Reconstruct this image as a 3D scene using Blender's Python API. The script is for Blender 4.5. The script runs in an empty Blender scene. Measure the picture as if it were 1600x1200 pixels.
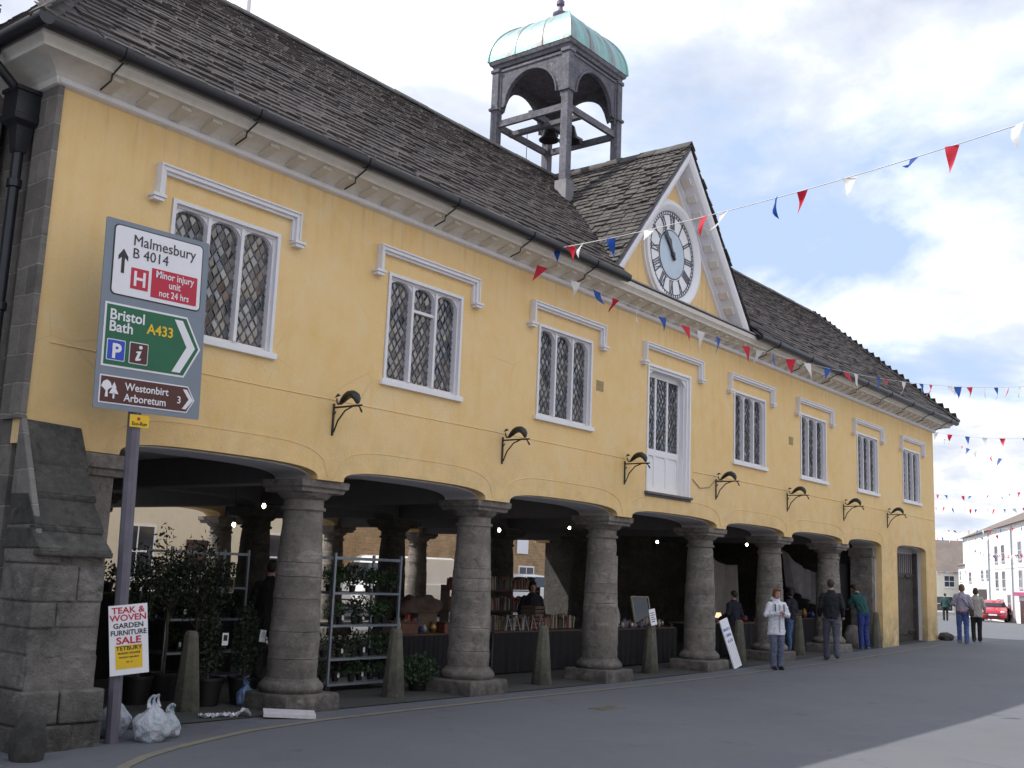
import bpy, bmesh, math, random
from mathutils import Vector, Matrix
R = math.radians
rnd = random.Random(7)
S = bpy.context.scene
COL = S.collection

# ------------------------------------------------------------------ helpers
def lerp(a, b, t): return a + (b - a) * t
def interp(x, X, Y):
    if x <= X[0]: return Y[0]
    for i in range(1, len(X)):
        if x <= X[i]:
            return lerp(Y[i-1], Y[i], (x - X[i-1]) / (X[i] - X[i-1]))
    return Y[-1]
GX = [5, 8, 12, 15.5, 20, 29.4, 45, 60, 80, 120]
GZ = [-.17, -.17, -.17, -.14, -.04, .17, .10, -.10, -.35, -.6]
def g(x): return interp(x, GX, GZ)

class MB:
    def __init__(s): s.v = []; s.f = []
    def add(s, vs, fs):
        n = len(s.v); s.v += [tuple(p) for p in vs]; s.f += [tuple(i + n for i in f) for f in fs]; return s
    def hexa(s, p):     # 4 bottom ccw, 4 top
        return s.add(p, [(3,2,1,0),(4,5,6,7),(0,1,5,4),(1,2,6,5),(2,3,7,6),(3,0,4,7)])
    def box(s, x0, x1, y0, y1, z0, z1):
        return s.hexa([(x0,y0,z0),(x1,y0,z0),(x1,y1,z0),(x0,y1,z0),(x0,y0,z1),(x1,y0,z1),(x1,y1,z1),(x0,y1,z1)])
    def obox(s, M, x0, x1, y0, y1, z0, z1):
        P = [(x0,y0,z0),(x1,y0,z0),(x1,y1,z0),(x0,y1,z0),(x0,y0,z1),(x1,y0,z1),(x1,y1,z1),(x0,y1,z1)]
        return s.hexa([M @ Vector(p) for p in P])
    def prism(s, poly, d, M=None):
        """poly in local xz (ccw seen from -y), extruded from y=d[0] to y=d[1]"""
        n = len(poly); M = M or Matrix()
        vs = [M @ Vector((p[0], d[0], p[1])) for p in poly] + [M @ Vector((p[0], d[1], p[1])) for p in poly]
        fs = [tuple(range(n)), tuple(range(2*n-1, n-1, -1))] + [(i, i+n, (i+1) % n + n, (i+1) % n) for i in range(n)]
        return s.add(vs, fs)
    def sweep(s, rings, cap=True, closed=False):
        n = len(rings[0]); m = len(rings); vs = [p for r in rings for p in r]; fs = []
        for j in range(m if closed else m-1):
            k = (j+1) % m
            for i in range(n):
                fs.append((j*n+i, j*n+(i+1) % n, k*n+(i+1) % n, k*n+i))
        if cap and not closed:
            fs.append(tuple(range(n-1, -1, -1))); fs.append(tuple((m-1)*n+i for i in range(n)))
        return s.add(vs, fs)
    def tube(s, pts, rad, n=8, cap=True, closed=False, flat=1.0, up=None):
        pts = [Vector(p) for p in pts]; m = len(pts)
        if not hasattr(rad, '__len__'): rad = [rad]*m
        rings = []
        ref = Vector(up) if up else None
        for i, p in enumerate(pts):
            a = pts[(i-1) % m] if (i > 0 or closed) else p
            b = pts[(i+1) % m] if (i < m-1 or closed) else p
            t = (b-a).normalized()
            if ref is None:
                ref = Vector((0,0,1)) if abs(t.z) < .9 else Vector((1,0,0))
            u = (ref - t*ref.dot(t))
            if u.length < 1e-6: u = t.orthogonal()
            u.normalize(); w = t.cross(u)
            if up is None: ref = u
            rings.append([p + (w*math.cos(2*math.pi*k/n)*flat + u*math.sin(2*math.pi*k/n)) * rad[i] for k in range(n)])
        return s.sweep(rings, cap, closed)
    def lathe(s, prof, c=(0,0,0), n=24, M=None):
        M = M or Matrix.Translation(Vector(c)); rings = []
        for r, z in prof:
            rings.append([M @ Vector((r*math.cos(2*math.pi*k/n), r*math.sin(2*math.pi*k/n), z)) for k in range(n)])
        return s.sweep(rings)
    def ball(s, c, r, n=12, m=8, M=None):
        rx, ry, rz = r if hasattr(r, '__len__') else (r, r, r)
        c = Vector(c); M = M or Matrix(); rings = []
        for j in range(m+1):
            a = -math.pi/2 + math.pi*j/m; q = max(math.cos(a), .02)
            rings.append([c + M @ Vector((rx*q*math.cos(2*math.pi*k/n), ry*q*math.sin(2*math.pi*k/n), rz*math.sin(a))) for k in range(n)])
        return s.sweep(rings)
    def quad(s, a, b, c, d): return s.add([a, b, c, d], [(0,1,2,3)])
    def build(s, name, mat, parent=None, smooth=False, off=None, bevel=0, loc=None, rot=None, rsm=0):
        v = s.v
        if off is not None: v = [(p[0]-off[0], p[1]-off[1], p[2]-off[2]) for p in v]
        me = bpy.data.meshes.new(name); me.from_pydata([tuple(p) for p in v], [], s.f); me.update()
        if smooth:
            me.polygons.foreach_set('use_smooth', [True]*len(me.polygons))
            try: me.set_sharp_from_angle(angle=R(42))
            except Exception: pass
        o = bpy.data.objects.new(name, me); COL.objects.link(o)
        if mat: me.materials.append(mat)
        if parent: o.parent = parent
        if loc: o.location = loc
        if rot: o.rotation_euler = rot
        if bevel:
            b = o.modifiers.new('b', 'BEVEL'); b.width = bevel; b.segments = 2; b.limit_method = 'ANGLE'
        return o

def tag(o, label=None, cat=None, group=None, kind=None):
    if label: o['label'] = label
    if cat: o['category'] = cat
    if group: o['group'] = group
    if kind: o['kind'] = kind
    return o
def thing(name, loc=(0,0,0), label=None, cat=None, group=None, rz=0):
    o = bpy.data.objects.new(name, None); COL.objects.link(o); o.location = loc; o.rotation_euler = (0,0,rz)
    o.empty_display_size = .2
    return tag(o, label, cat, group)
def copy_tree(o, parent=None):
    c = o.copy(); COL.objects.link(c); c.parent = parent
    for ch in list(o.children): copy_tree(ch, c)
    return c
def text_mesh(name, txt, size, mat, parent, M, align='CENTER', bold=0.0, sx=1.0, depth=.0015, spacing=1.0):
    """text in the local xz plane facing -y, M places it"""
    cu = bpy.data.curves.new('t', 'FONT'); cu.body = txt; cu.size = size; cu.align_x = align; cu.align_y = 'BOTTOM_BASELINE'
    cu.extrude = depth; cu.offset = bold; cu.space_character = spacing; cu.resolution_u = 3
    ob = bpy.data.objects.new('t', cu); COL.objects.link(ob)
    dg = bpy.context.evaluated_depsgraph_get(); dg.update()
    me = bpy.data.meshes.new_from_object(ob.evaluated_get(dg)); bpy.data.objects.remove(ob)
    me.transform(M @ Matrix.Rotation(R(90), 4, 'X') @ Matrix.Diagonal((sx,1,1,1)))
    me.name = name; o = bpy.data.objects.new(name, me); COL.objects.link(o); me.materials.clear(); me.materials.append(mat); o.parent = parent
    return o

# ------------------------------------------------------------------ materials
def nmat(name):
    m = bpy.data.materials.new(name); m.use_nodes = True; nt = m.node_tree; nt.nodes.clear()
    out = nt.nodes.new('ShaderNodeOutputMaterial'); b = nt.nodes.new('ShaderNodeBsdfPrincipled'); nt.links.new(b.outputs[0], out.inputs[0])
    return m, nt, b
def N(nt, typ, **kw):
    n = nt.nodes.new(typ)
    for k, v in kw.items():
        if k.startswith('i_'):
            key = k[2:].replace('_', ' '); n.inputs[key].default_value = v
        else: setattr(n, k, v)
    return n
def mixc(nt, fac, a, b, typ='MIX'):
    n = nt.nodes.new('ShaderNodeMix'); n.data_type = 'RGBA'; n.blend_type = typ
    if isinstance(fac, float): n.inputs[0].default_value = fac
    else: nt.links.new(fac, n.inputs[0])
    for s, q in ((6, a), (7, b)):
        if isinstance(q, tuple): n.inputs[s].default_value = (*q[:3], 1)
        else: nt.links.new(q, n.inputs[s])
    return n.outputs[2]
def ramp(nt, src, pts):
    n = nt.nodes.new('ShaderNodeValToRGB'); cr = n.color_ramp
    cr.elements[0].position, cr.elements[0].color = pts[0][0], (*[pts[0][1]]*3, 1) if not hasattr(pts[0][1], '__len__') else (*pts[0][1], 1)
    cr.elements[1].position, cr.elements[1].color = pts[-1][0], (*[pts[-1][1]]*3, 1) if not hasattr(pts[-1][1], '__len__') else (*pts[-1][1], 1)
    for p, c in pts[1:-1]:
        e = cr.elements.new(p); e.color = (*c, 1) if hasattr(c, '__len__') else (c, c, c, 1)
    nt.links.new(src, n.inputs[0]); return n.outputs[0]
def noise(nt, vec, scale, detail=4, rough=.6, dist=0):
    n = nt.nodes.new('ShaderNodeTexNoise'); n.inputs['Scale'].default_value = scale; n.inputs['Detail'].default_value = detail
    n.inputs['Roughness'].default_value = rough; n.inputs['Distortion'].default_value = dist
    if vec is not None: nt.links.new(vec, n.inputs['Vector'])
    return n.outputs[0]
def coords(nt, obj=False, scale=None):
    if obj: c = nt.nodes.new('ShaderNodeTexCoord').outputs['Object']
    else: c = nt.nodes.new('ShaderNodeNewGeometry').outputs['Position']
    if scale:
        m = nt.nodes.new('ShaderNodeMapping'); m.inputs['Scale'].default_value = scale; nt.links.new(c, m.inputs[0]); c = m.outputs[0]
    return c
def bump(nt, b, h, strength=.5, dist=.02):
    n = nt.nodes.new('ShaderNodeBump'); n.inputs['Strength'].default_value = strength; n.inputs['Distance'].default_value = dist
    nt.links.new(h, n.inputs['Height']); nt.links.new(n.outputs[0], b.inputs['Normal'])
def simple(name, col, rough=.7, var=.25, scale=8, bmp=0, metal=0, bscale=None, bdist=.01, obj=False, dark=None):
    m, nt, b = nmat(name); c = coords(nt, obj)
    f = ramp(nt, noise(nt, c, scale, 5), [(.3, 0.), (.7, 1.)])
    d = dark or tuple(k*(1-var) for k in col)
    nt.links.new(mixc(nt, f, d, tuple(min(1, k*(1+var*.4)) for k in col)), b.inputs['Base Color'])
    b.inputs['Roughness'].default_value = rough; b.inputs['Metallic'].default_value = metal
    if bmp: bump(nt, b, noise(nt, c, bscale or scale*5, 5), bmp, bdist)
    return m
def emis(name, col, st):
    m, nt, b = nmat(name); b.inputs['Base Color'].default_value = (*col, 1)
    b.inputs['Emission Color'].default_value = (*col, 1); b.inputs['Emission Strength'].default_value = st
    return m

def m_render():
    m, nt, b = nmat('yellow_limewash'); c = coords(nt)
    big = ramp(nt, noise(nt, c, .55, 5, .6, .6), [(.32, 0.), (.68, 1.)])
    med = ramp(nt, noise(nt, c, 3.2, 6, .65), [(.35, 0.), (.7, 1.)])
    col = mixc(nt, big, (.79, .53, .215), (.83, .585, .285))
    col = mixc(nt, mul(nt, med, .45), col, (.84, .66, .40))
    st = noise(nt, coords(nt, scale=(2.2, 2.2, .35)), 1.6, 5, .6)           # damp streaks
    col = mixc(nt, ramp(nt, st, [(.54, 0.), (.74, .4)]), col, (.72, .46, .15))
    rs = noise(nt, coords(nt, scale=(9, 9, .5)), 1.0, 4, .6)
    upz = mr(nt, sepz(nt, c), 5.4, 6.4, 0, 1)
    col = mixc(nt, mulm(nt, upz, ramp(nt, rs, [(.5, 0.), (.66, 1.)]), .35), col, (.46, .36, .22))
    pt = ramp(nt, noise(nt, c, 1.4, 3, .5, 1.2), [(.60, 0.), (.63, 1.)]); col = mixc(nt, mul(nt, pt, .28), col, (.80, .66, .42))
    vc = N(nt, 'ShaderNodeTexVoronoi', feature='DISTANCE_TO_EDGE'); vc.inputs['Scale'].default_value = .8
    nt.links.new(mixc(nt, .25, c, N(nt, 'ShaderNodeTexNoise', i_Scale=2.5, i_Detail=6).outputs[1], 'ADD'), vc.inputs['Vector'])
    ck = mulm(nt, ramp(nt, vc.outputs[0], [(.0, 1.), (.006, 0.)]), ramp(nt, noise(nt, c, .7, 2), [(.56, 0.), (.62, 1.)]), .22)
    col = mixc(nt, ck, col, (.34, .25, .14))
    sp_ = ramp(nt, noise(nt, c, 45, 2, .5), [(.70, 0.), (.74, 1.)]); col = mixc(nt, mul(nt, sp_, .4), col, (.32, .24, .13))
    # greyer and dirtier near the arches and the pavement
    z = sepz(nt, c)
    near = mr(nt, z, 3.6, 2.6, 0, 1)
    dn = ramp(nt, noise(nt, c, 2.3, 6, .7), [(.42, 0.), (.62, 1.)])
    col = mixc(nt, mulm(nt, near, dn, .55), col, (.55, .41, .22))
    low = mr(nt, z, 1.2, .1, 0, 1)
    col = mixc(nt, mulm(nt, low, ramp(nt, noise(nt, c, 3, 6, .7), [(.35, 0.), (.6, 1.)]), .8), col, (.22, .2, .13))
    nt.links.new(col, b.inputs['Base Color']); b.inputs['Roughness'].default_value = .9
    bump(nt, b, noise(nt, c, 26, 6, .65), .55, .012)
    return m
def math_n(nt, op, a, b_=None, clamp=False):
    n = nt.nodes.new('ShaderNodeMath'); n.operation = op; n.use_clamp = clamp
    for i, q in enumerate((a, b_)):
        if q is None: continue
        if isinstance(q, (int, float)): n.inputs[i].default_value = q
        else: nt.links.new(q, n.inputs[i])
    return n.outputs[0]
def mul(nt, a, k): return math_n(nt, 'MULTIPLY', a, k)
def mulm(nt, a, b_, k): return math_n(nt, 'MULTIPLY', math_n(nt, 'MULTIPLY', a, b_), k)
def sepz(nt, c, i=2):
    n = nt.nodes.new('ShaderNodeSeparateXYZ'); nt.links.new(c, n.inputs[0]); return n.outputs[i]
def mr(nt, v, a, b_, c, d):
    n = nt.nodes.new('ShaderNodeMapRange'); n.inputs[1].default_value = a; n.inputs[2].default_value = b_; n.inputs[3].default_value = c; n.inputs[4].default_value = d
    nt.links.new(v, n.inputs[0]); return n.outputs[0]

def m_stone(name, base, dark, light, scale=1.0, bmp=.8):
    m, nt, b = nmat(name); c = coords(nt)
    n1 = ramp(nt, noise(nt, c, 1.7*scale, 6, .65, .4), [(.33, 0.), (.68, 1.)])
    n2 = ramp(nt, noise(nt, c, 9*scale, 6, .7), [(.35, 0.), (.7, 1.)])
    col = mixc(nt, n1, dark, base); col = mixc(nt, mul(nt, n2, .55), col, light)
    bl = ramp(nt, noise(nt, c, 4.3*scale, 7, .75, .8), [(.54, 0.), (.66, 1.)])
    col = mixc(nt, mul(nt, bl, .7), col, tuple(k*.55 for k in dark))
    scn = ramp(nt, noise(nt, coords(nt, scale=(1.3, 1.3, 3.2)), 2.6*scale, 6, .65, .5), [(.57, 0.), (.66, 1.)]); col = mixc(nt, mul(nt, scn, .65), col, light)
    crs = ramp(nt, noise(nt, coords(nt, scale=(.35, .35, 1.)), 2.7, 1, .3), [(.42, 0.), (.58, 1.)]); col = mixc(nt, mul(nt, crs, .30), col, tuple(k*.9 for k in dark))
    dmp = mulm(nt, mr(nt, sepz(nt, c), .55, -.1, 0, 1), ramp(nt, noise(nt, c, 5, 6, .7), [(.35, .35), (.6, 1.)]), .85)
    col = mixc(nt, dmp, col, tuple(k*.45 for k in dark))
    nt.links.new(col, b.inputs['Base Color']); b.inputs['Roughness'].default_value = .92
    h = math_n(nt, 'ADD', noise(nt, c, 14*scale, 8, .75), mul(nt, noise(nt, c, 55*scale, 3, .6), .4))
    bump(nt, b, h, bmp, .03)
    return m
def m_ashlar(name, base, dark, mortar, bw=.55, bh=.28, axis='x'):
    m, nt, b = nmat(name); c = coords(nt)
    s = nt.nodes.new('ShaderNodeSeparateXYZ'); nt.links.new(c, s.inputs[0]); k = nt.nodes.new('ShaderNodeCombineXYZ')
    h = math_n(nt, 'ADD', s.outputs[0], s.outputs[1]); nt.links.new(h, k.inputs[0])
    wob = noise(nt, c, 1.5, 3); nt.links.new(math_n(nt, 'ADD', s.outputs[2], mul(nt, wob, .1)), k.inputs[1])
    t = N(nt, 'ShaderNodeTexBrick', offset=.5, squash=1.0); nt.links.new(k.outputs[0], t.inputs['Vector'])
    t.inputs['Scale'].default_value = 1; t.inputs['Brick Width'].default_value = bw; t.inputs['Row Height'].default_value = bh
    t.inputs['Mortar Size'].default_value = .012; t.inputs['Mortar Smooth'].default_value = .4; t.inputs['Bias'].default_value = 0
    t.inputs['Color1'].default_value = (*base, 1); t.inputs['Color2'].default_value = (*dark, 1); t.inputs['Mortar'].default_value = (*mortar, 1)
    n2 = ramp(nt, noise(nt, c, 6, 7, .7), [(.3, 0.), (.7, 1.)])
    col = mixc(nt, mul(nt, n2, .5), t.outputs[0], tuple(k*.55 for k in dark))
    bl = ramp(nt, noise(nt, c, 1.3, 6, .7, .5), [(.5, 0.), (.66, 1.)])
    col = mixc(nt, mul(nt, bl, .5), col, tuple(k*.4 for k in dark))
    nt.links.new(col, b.inputs['Base Color']); b.inputs['Roughness'].default_value = .93
    h = math_n(nt, 'SUBTRACT', noise(nt, c, 17, 8, .7), mul(nt, t.outputs['Fac'], .9))
    bump(nt, b, h, .8, .03)
    return m
def m_slate(name, a, bcol, light, lich=.5):
    m, nt, b = nmat(name); gg = nt.nodes.new('ShaderNodeNewGeometry'); c = gg.outputs['Position']
    col = mixc(nt, gg.outputs['Random Per Island'], a, bcol)
    n1 = ramp(nt, noise(nt, c, .9, 5, .6, .5), [(.35, 0.), (.7, 1.)])
    col = mixc(nt, mul(nt, n1, .5), col, tuple(k*.6 for k in a))
    n2 = ramp(nt, noise(nt, c, 7, 7, .75, .3), [(.53, 0.), (.68, 1.)])
    col = mixc(nt, mul(nt, n2, lich), col, light)
    n3 = ramp(nt, noise(nt, c, 34, 4, .7), [(.60, 0.), (.72, 1.)])
    col = mixc(nt, mul(nt, n3, lich*.35), col, light)
    nt.links.new(col, b.inputs['Base Color']); b.inputs['Roughness'].default_value = .85
    bump(nt, b, noise(nt, c, 22, 7, .7), .8, .02)
    return m
def m_asphalt():
    m, nt, b = nmat('asphalt'); c = coords(nt)
    n1 = ramp(nt, noise(nt, c, .35, 6, .6, .5), [(.3, 0.), (.7, 1.)])
    n2 = ramp(nt, noise(nt, c, 3.2, 7, .7), [(.35, 0.), (.7, 1.)])
    n3 = ramp(nt, noise(nt, c, 90, 3, .8), [(.45, 0.), (.75, 1.)])
    col = mixc(nt, n1, (.082, .090, .112), (.118, .126, .152)); col = mixc(nt, mul(nt, n2, .4), col, (.15, .148, .15))
    col = mixc(nt, mul(nt, n3, .5), col, (.22, .22, .225))
    v = N(nt, 'ShaderNodeTexVoronoi', feature='DISTANCE_TO_EDGE'); v.inputs['Scale'].default_value = .35
    vm = nt.nodes.new('ShaderNodeMapping'); nt.links.new(c, vm.inputs[0])
    nt.links.new(mixc(nt, .12, vm.outputs[0], N(nt, 'ShaderNodeTexNoise', i_Scale=1.2, i_Detail=5).outputs[1], 'ADD'), v.inputs['Vector'])
    cr = ramp(nt, v.outputs[0], [(.0, 1.), (.012, 0.)])
    crm = mulm(nt, cr, ramp(nt, noise(nt, c, .5, 2), [(.55, 0.), (.62, 1.)]), .35)
    col = mixc(nt, crm, col, (.03, .03, .033))
    ptc = ramp(nt, noise(nt, c, .55, 2, .4, .3), [(.57, 0.), (.575, 1.)]); col = mixc(nt, mul(nt, ptc, .07), col, (.065, .066, .072))
    oil = ramp(nt, noise(nt, c, 1.9, 4, .6), [(.66, 0.), (.74, 1.)]); col = mixc(nt, mul(nt, oil, .5), col, (.04, .04, .045))
    grit = ramp(nt, noise(nt, c, 260, 1, .5), [(.60, 0.), (.70, 1.)]); col = mixc(nt, mul(nt, grit, .5), col, (.34, .33, .32))
    # tyre-polished lanes along the street
    y = sepz(nt, c, 1); ln = math_n(nt, 'SINE', mul(nt, y, 3.6)); ln = mr(nt, ln, -.2, 1, 0, .28)
    col = mixc(nt, ln, col, (.13, .132, .142))
    nt.links.new(col, b.inputs['Base Color']); b.inputs['Roughness'].default_value = .8
    h = math_n(nt, 'ADD', math_n(nt, 'ADD', noise(nt, c, 120, 3, .8), mul(nt, noise(nt, c, 38, 4, .7), 1.2)), mul(nt, crm, -1.))
    bump(nt, b, h, .5, .008)
    return m
def m_paver():
    m, nt, b = nmat('flagstones'); c = coords(nt)
    t = N(nt, 'ShaderNodeTexBrick', offset=.5); nt.links.new(c, t.inputs['Vector'])
    t.inputs['Scale'].default_value = 1; t.inputs['Brick Width'].default_value = .7; t.inputs['Row Height'].default_value = .45
    t.inputs['Mortar Size'].default_value = .008
    t.inputs['Color1'].default_value = (.075, .073, .070, 1); t.inputs['Color2'].default_value = (.055, .053, .052, 1); t.inputs['Mortar'].default_value = (.05, .05, .045, 1)
    col = mixc(nt, mul(nt, ramp(nt, noise(nt, c, 4, 6, .7), [(.3, 0.), (.7, 1.)]), .4), t.outputs[0], (.05, .05, .048))
    nt.links.new(col, b.inputs['Base Color']); b.inputs['Roughness'].default_value = .8
    bump(nt, b, math_n(nt, 'SUBTRACT', noise(nt, c, 30, 5), t.outputs['Fac']), .5, .01)
    return m
def m_paint(name, col, worn=None, amt=.3, rough=.5, bm=.15):
    m, nt, b = nmat(name); c = coords(nt)
    f = ramp(nt, noise(nt, c, 5, 7, .7, .3), [(.5, 0.), (.75, 1.)])
    d = worn or tuple(k*.6 for k in col)
    cc = mixc(nt, mul(nt, f, amt), col, d)
    f2 = ramp(nt, noise(nt, coords(nt, scale=(6, 6, .8)), 2, 4), [(.5, 0.), (.8, 1.)])
    cc = mixc(nt, mul(nt, f2, amt*.6), cc, d)
    nt.links.new(cc, b.inputs['Base Color']); b.inputs['Roughness'].default_value = rough
    bump(nt, b, noise(nt, c, 40, 4), bm, .006)
    return m
def m_glass(name, tint=(.03, .035, .045), rough=.04):
    m, nt, b = nmat(name); gg = nt.nodes.new('ShaderNodeNewGeometry')
    f = ramp(nt, gg.outputs['Random Per Island'], [(0., tint), (.5, tuple(k*2 for k in tint)), (.75, (.12, .12, .14)), (.9, (.17, .165, .17)), (1., (.28, .27, .26))])  # paler panes stand in for reflected sky, put into the colour
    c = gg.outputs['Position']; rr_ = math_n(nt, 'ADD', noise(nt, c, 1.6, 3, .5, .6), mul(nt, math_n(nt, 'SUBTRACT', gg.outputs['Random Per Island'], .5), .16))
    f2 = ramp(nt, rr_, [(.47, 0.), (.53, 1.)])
    f = mixc(nt, mul(nt, f2, .75), f, (.21, .19, .18))  # tan patches painted in place of reflected buildings
    nt.links.new(f, b.inputs['Base Color']); b.inputs['Roughness'].default_value = rough
    b.inputs['Specular IOR Level'].default_value = .9; b.inputs['IOR'].default_value = 1.7
    return m
def m_copper():
    m, nt, b = nmat('green_copper'); c = coords(nt)
    s = nt.nodes.new('ShaderNodeSeparateXYZ'); nt.links.new(c, s.inputs[0])
    h = math_n(nt, 'ADD', s.outputs[0], s.outputs[1]); k = nt.nodes.new('ShaderNodeCombineXYZ'); nt.links.new(mul(nt, h, 2.6), k.inputs[0]); nt.links.new(mul(nt, s.outputs[2], .35), k.inputs[2])
    n1 = ramp(nt, noise(nt, k.outputs[0], 1.1, 4, .6), [(.42, 0.), (.55, 1.)])
    n2 = ramp(nt, noise(nt, c, 5, 6, .7), [(.3, 0.), (.7, 1.)])
    col = mixc(nt, n1, (.21, .17, .19), (.22, .47, .45)); col = mixc(nt, mul(nt, n2, .4), col, (.40, .56, .54))
    nt.links.new(col, b.inputs['Base Color']); b.inputs['Roughness'].default_value = .45; b.inputs['Metallic'].default_value = .15
    bump(nt, b, noise(nt, c, 12, 5), .25, .02)
    return m

YEL = m_render()
STONE = m_stone('weathered_limestone', (.245, .216, .193), (.10, .09, .085), (.39, .355, .325))
ERO = m_stone('eroded_blackened_stone', (.19, .175, .165), (.07, .066, .064), (.36, .34, .325), .8, 1.2)
DSTONE = m_stone('mossy_and_shaded_limestone', (.075, .072, .068), (.035, .035, .034), (.15, .145, .13), 1.2)  # mossy slabs outside; painted-in shade on inner columns and partition wall
ASH = m_ashlar('coursed_limestone', (.28, .255, .235), (.17, .155, .145), (.36, .34, .31), .62, .30)
RUB = m_ashlar('rubble_stone', (.52, .34, .19), (.42, .27, .14), (.56, .44, .3), .3, .13)
SLATE = m_slate('stone_slates', (.050, .041, .040), (.094, .078, .076), (.18, .15, .13), .5)
SLATE2 = m_slate('gable_stone_slates', (.052, .047, .047), (.098, .090, .088), (.24, .22, .20), .55)
WHITE = m_paint('white_paint', (.76, .75, .80), (.50, .49, .48), .30)
WHITE2 = m_paint('clean_white_paint', (.80, .80, .84), (.6, .6, .62), .15)
CREAM = m_paint('cream_cornice_paint', (.76, .73, .68), (.48, .44, .38), .45, .7)
BLOCK = m_paint('ochre_modillion_paint', (.64, .59, .52), (.46, .41, .34), .4, .7)
INSOFF = m_paint('shade_toned_inner_plaster', (.13, .125, .13), (.07, .068, .07), .4, .9)  # soffit plaster darkened in its colour to stand for the hall's inner shade
CAME = simple('lead_came', (.15,.15,.17), .5, .3, 5)
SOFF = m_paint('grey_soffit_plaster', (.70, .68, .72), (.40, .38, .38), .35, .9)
IRON = simple('black_gutter_paint', (.016, .018, .026), .35, .3, 6)
BIRON = simple('black_iron', (.014, .018, .018), .45, .3, 20)
OLDWOOD = m_stone('weathered_grey_wood', (.145, .145, .18), (.085, .085, .11), (.30, .285, .31), 1.6, .5)
LEAD = simple('lead_flashing', (.24, .23, .26), .55, .3, 5, .3)
COPPER = m_copper()
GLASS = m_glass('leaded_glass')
DGLASS = simple('dark_glass', (.02, .024, .03), .05, .1, 3)
ASPH = m_asphalt()
FLAG = m_paver()
YLINE = m_paint('worn_yellow_line', (.22, .20, .15), (.13, .13, .135), 1.0, .8)
CLOCKW = simple('clock_white', (.80, .80, .84), .4, .05, 4)
CLOCKB = simple('clock_blue_grey', (.50, .60, .72), .4, .08, 4)
CLOCKK = simple('clock_numeral_blue_black', (.05, .055, .085), .4, .1, 10)
GATE = m_stone('dark_gate_timber', (.085, .07, .066), (.045, .038, .036), (.14, .12, .11), 1.4, .5)

# ------------------------------------------------------------------ camera
yaw, pitch, roll = 0.902977952, 0.173176233, 0.0400506857
cy_, sy_, cp, sp = math.cos(yaw), math.sin(yaw), math.cos(pitch), math.sin(pitch)
fw = Vector((sy_*cp, cy_*cp, sp)); rt = Vector((cy_, -sy_, 0)); up = rt.cross(fw)
r2 = rt*math.cos(roll) + up*math.sin(roll); u2 = -rt*math.sin(roll) + up*math.cos(roll)
cam = bpy.data.cameras.new('camera'); cam.lens = 38.25; cam.sensor_width = 36; cam.clip_end = 5000
co = bpy.data.objects.new('camera', cam); COL.objects.link(co)
co.matrix_world = Matrix(((r2.x, u2.x, -fw.x, -4.53885), (r2.y, u2.y, -fw.y, -10.30161), (r2.z, u2.z, -fw.z, 1.5834), (0,0,0,1)))
S.camera = co

# ------------------------------------------------------------------ ground
def strip(name, mat, x0, x1, y0, y1, dz, nx, ny=1, label=None, kind='structure'):
    b = MB(); n = nx
    for i in range(n+1):
        x = lerp(x0, x1, i/n)
        for j in range(ny+1): b.v.append((x, lerp(y0, y1, j/ny), g(x)+dz))
    for i in range(n):
        for j in range(ny):
            a = i*(ny+1)+j; b.f.append((a, a+ny+1, a+ny+2, a+1))
    o = b.build(name, mat); o['kind'] = kind
    return o
b = MB(); X = [-3000, -60, 5, 8, 12, 15.5, 20, 29.4, 45, 60, 80, 120, 3000]
for x in X: b.v += [(x, -3000, g(x)-.05), (x, 3000, g(x)-.05)]
for i in range(len(X)-1): b.f.append((2*i, 2*i+2, 2*i+3, 2*i+1))
b.build('ground', simple('grass_and_earth', (.09, .10, .05), .95, .3, 1))['kind'] = 'structure'
strip('road', ASPH, -60, 200, -60, 60, 0, 260)
strip('pavement', FLAG, .85, 29.4, .05, 11.9, .012, 60)
b = MB(); YP = [(.3,-2.6),(1.165,-1.745),(1.55,-1.45),(2.02,-1.21),(2.6,-.98),(3.3,-.74),(4.5,-.56),(6.2,-.50),(8.38,-.47),(12,-.50),(15.5,-.52),(19.3,-.72),(23.5,-.76),(27.3,-.71),(31,-1.0),(36,-1.6)]
W_ = .055
for i, (x, y) in enumerate(YP):
    a = YP[max(i-1,0)]; c = YP[min(i+1,len(YP)-1)]; d = Vector((c[0]-a[0], c[1]-a[1], 0)).normalized(); nn = Vector((-d.y, d.x, 0))
    for s in (-1, 1): b.v.append((x+nn.x*W_*s, y+nn.y*W_*s, g(x)+.006))
for i in range(len(YP)-1): b.f.append((2*i, 2*i+2, 2*i+3, 2*i+1))
b.build('yellow_line', YLINE)['kind'] = 'structure'

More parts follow.
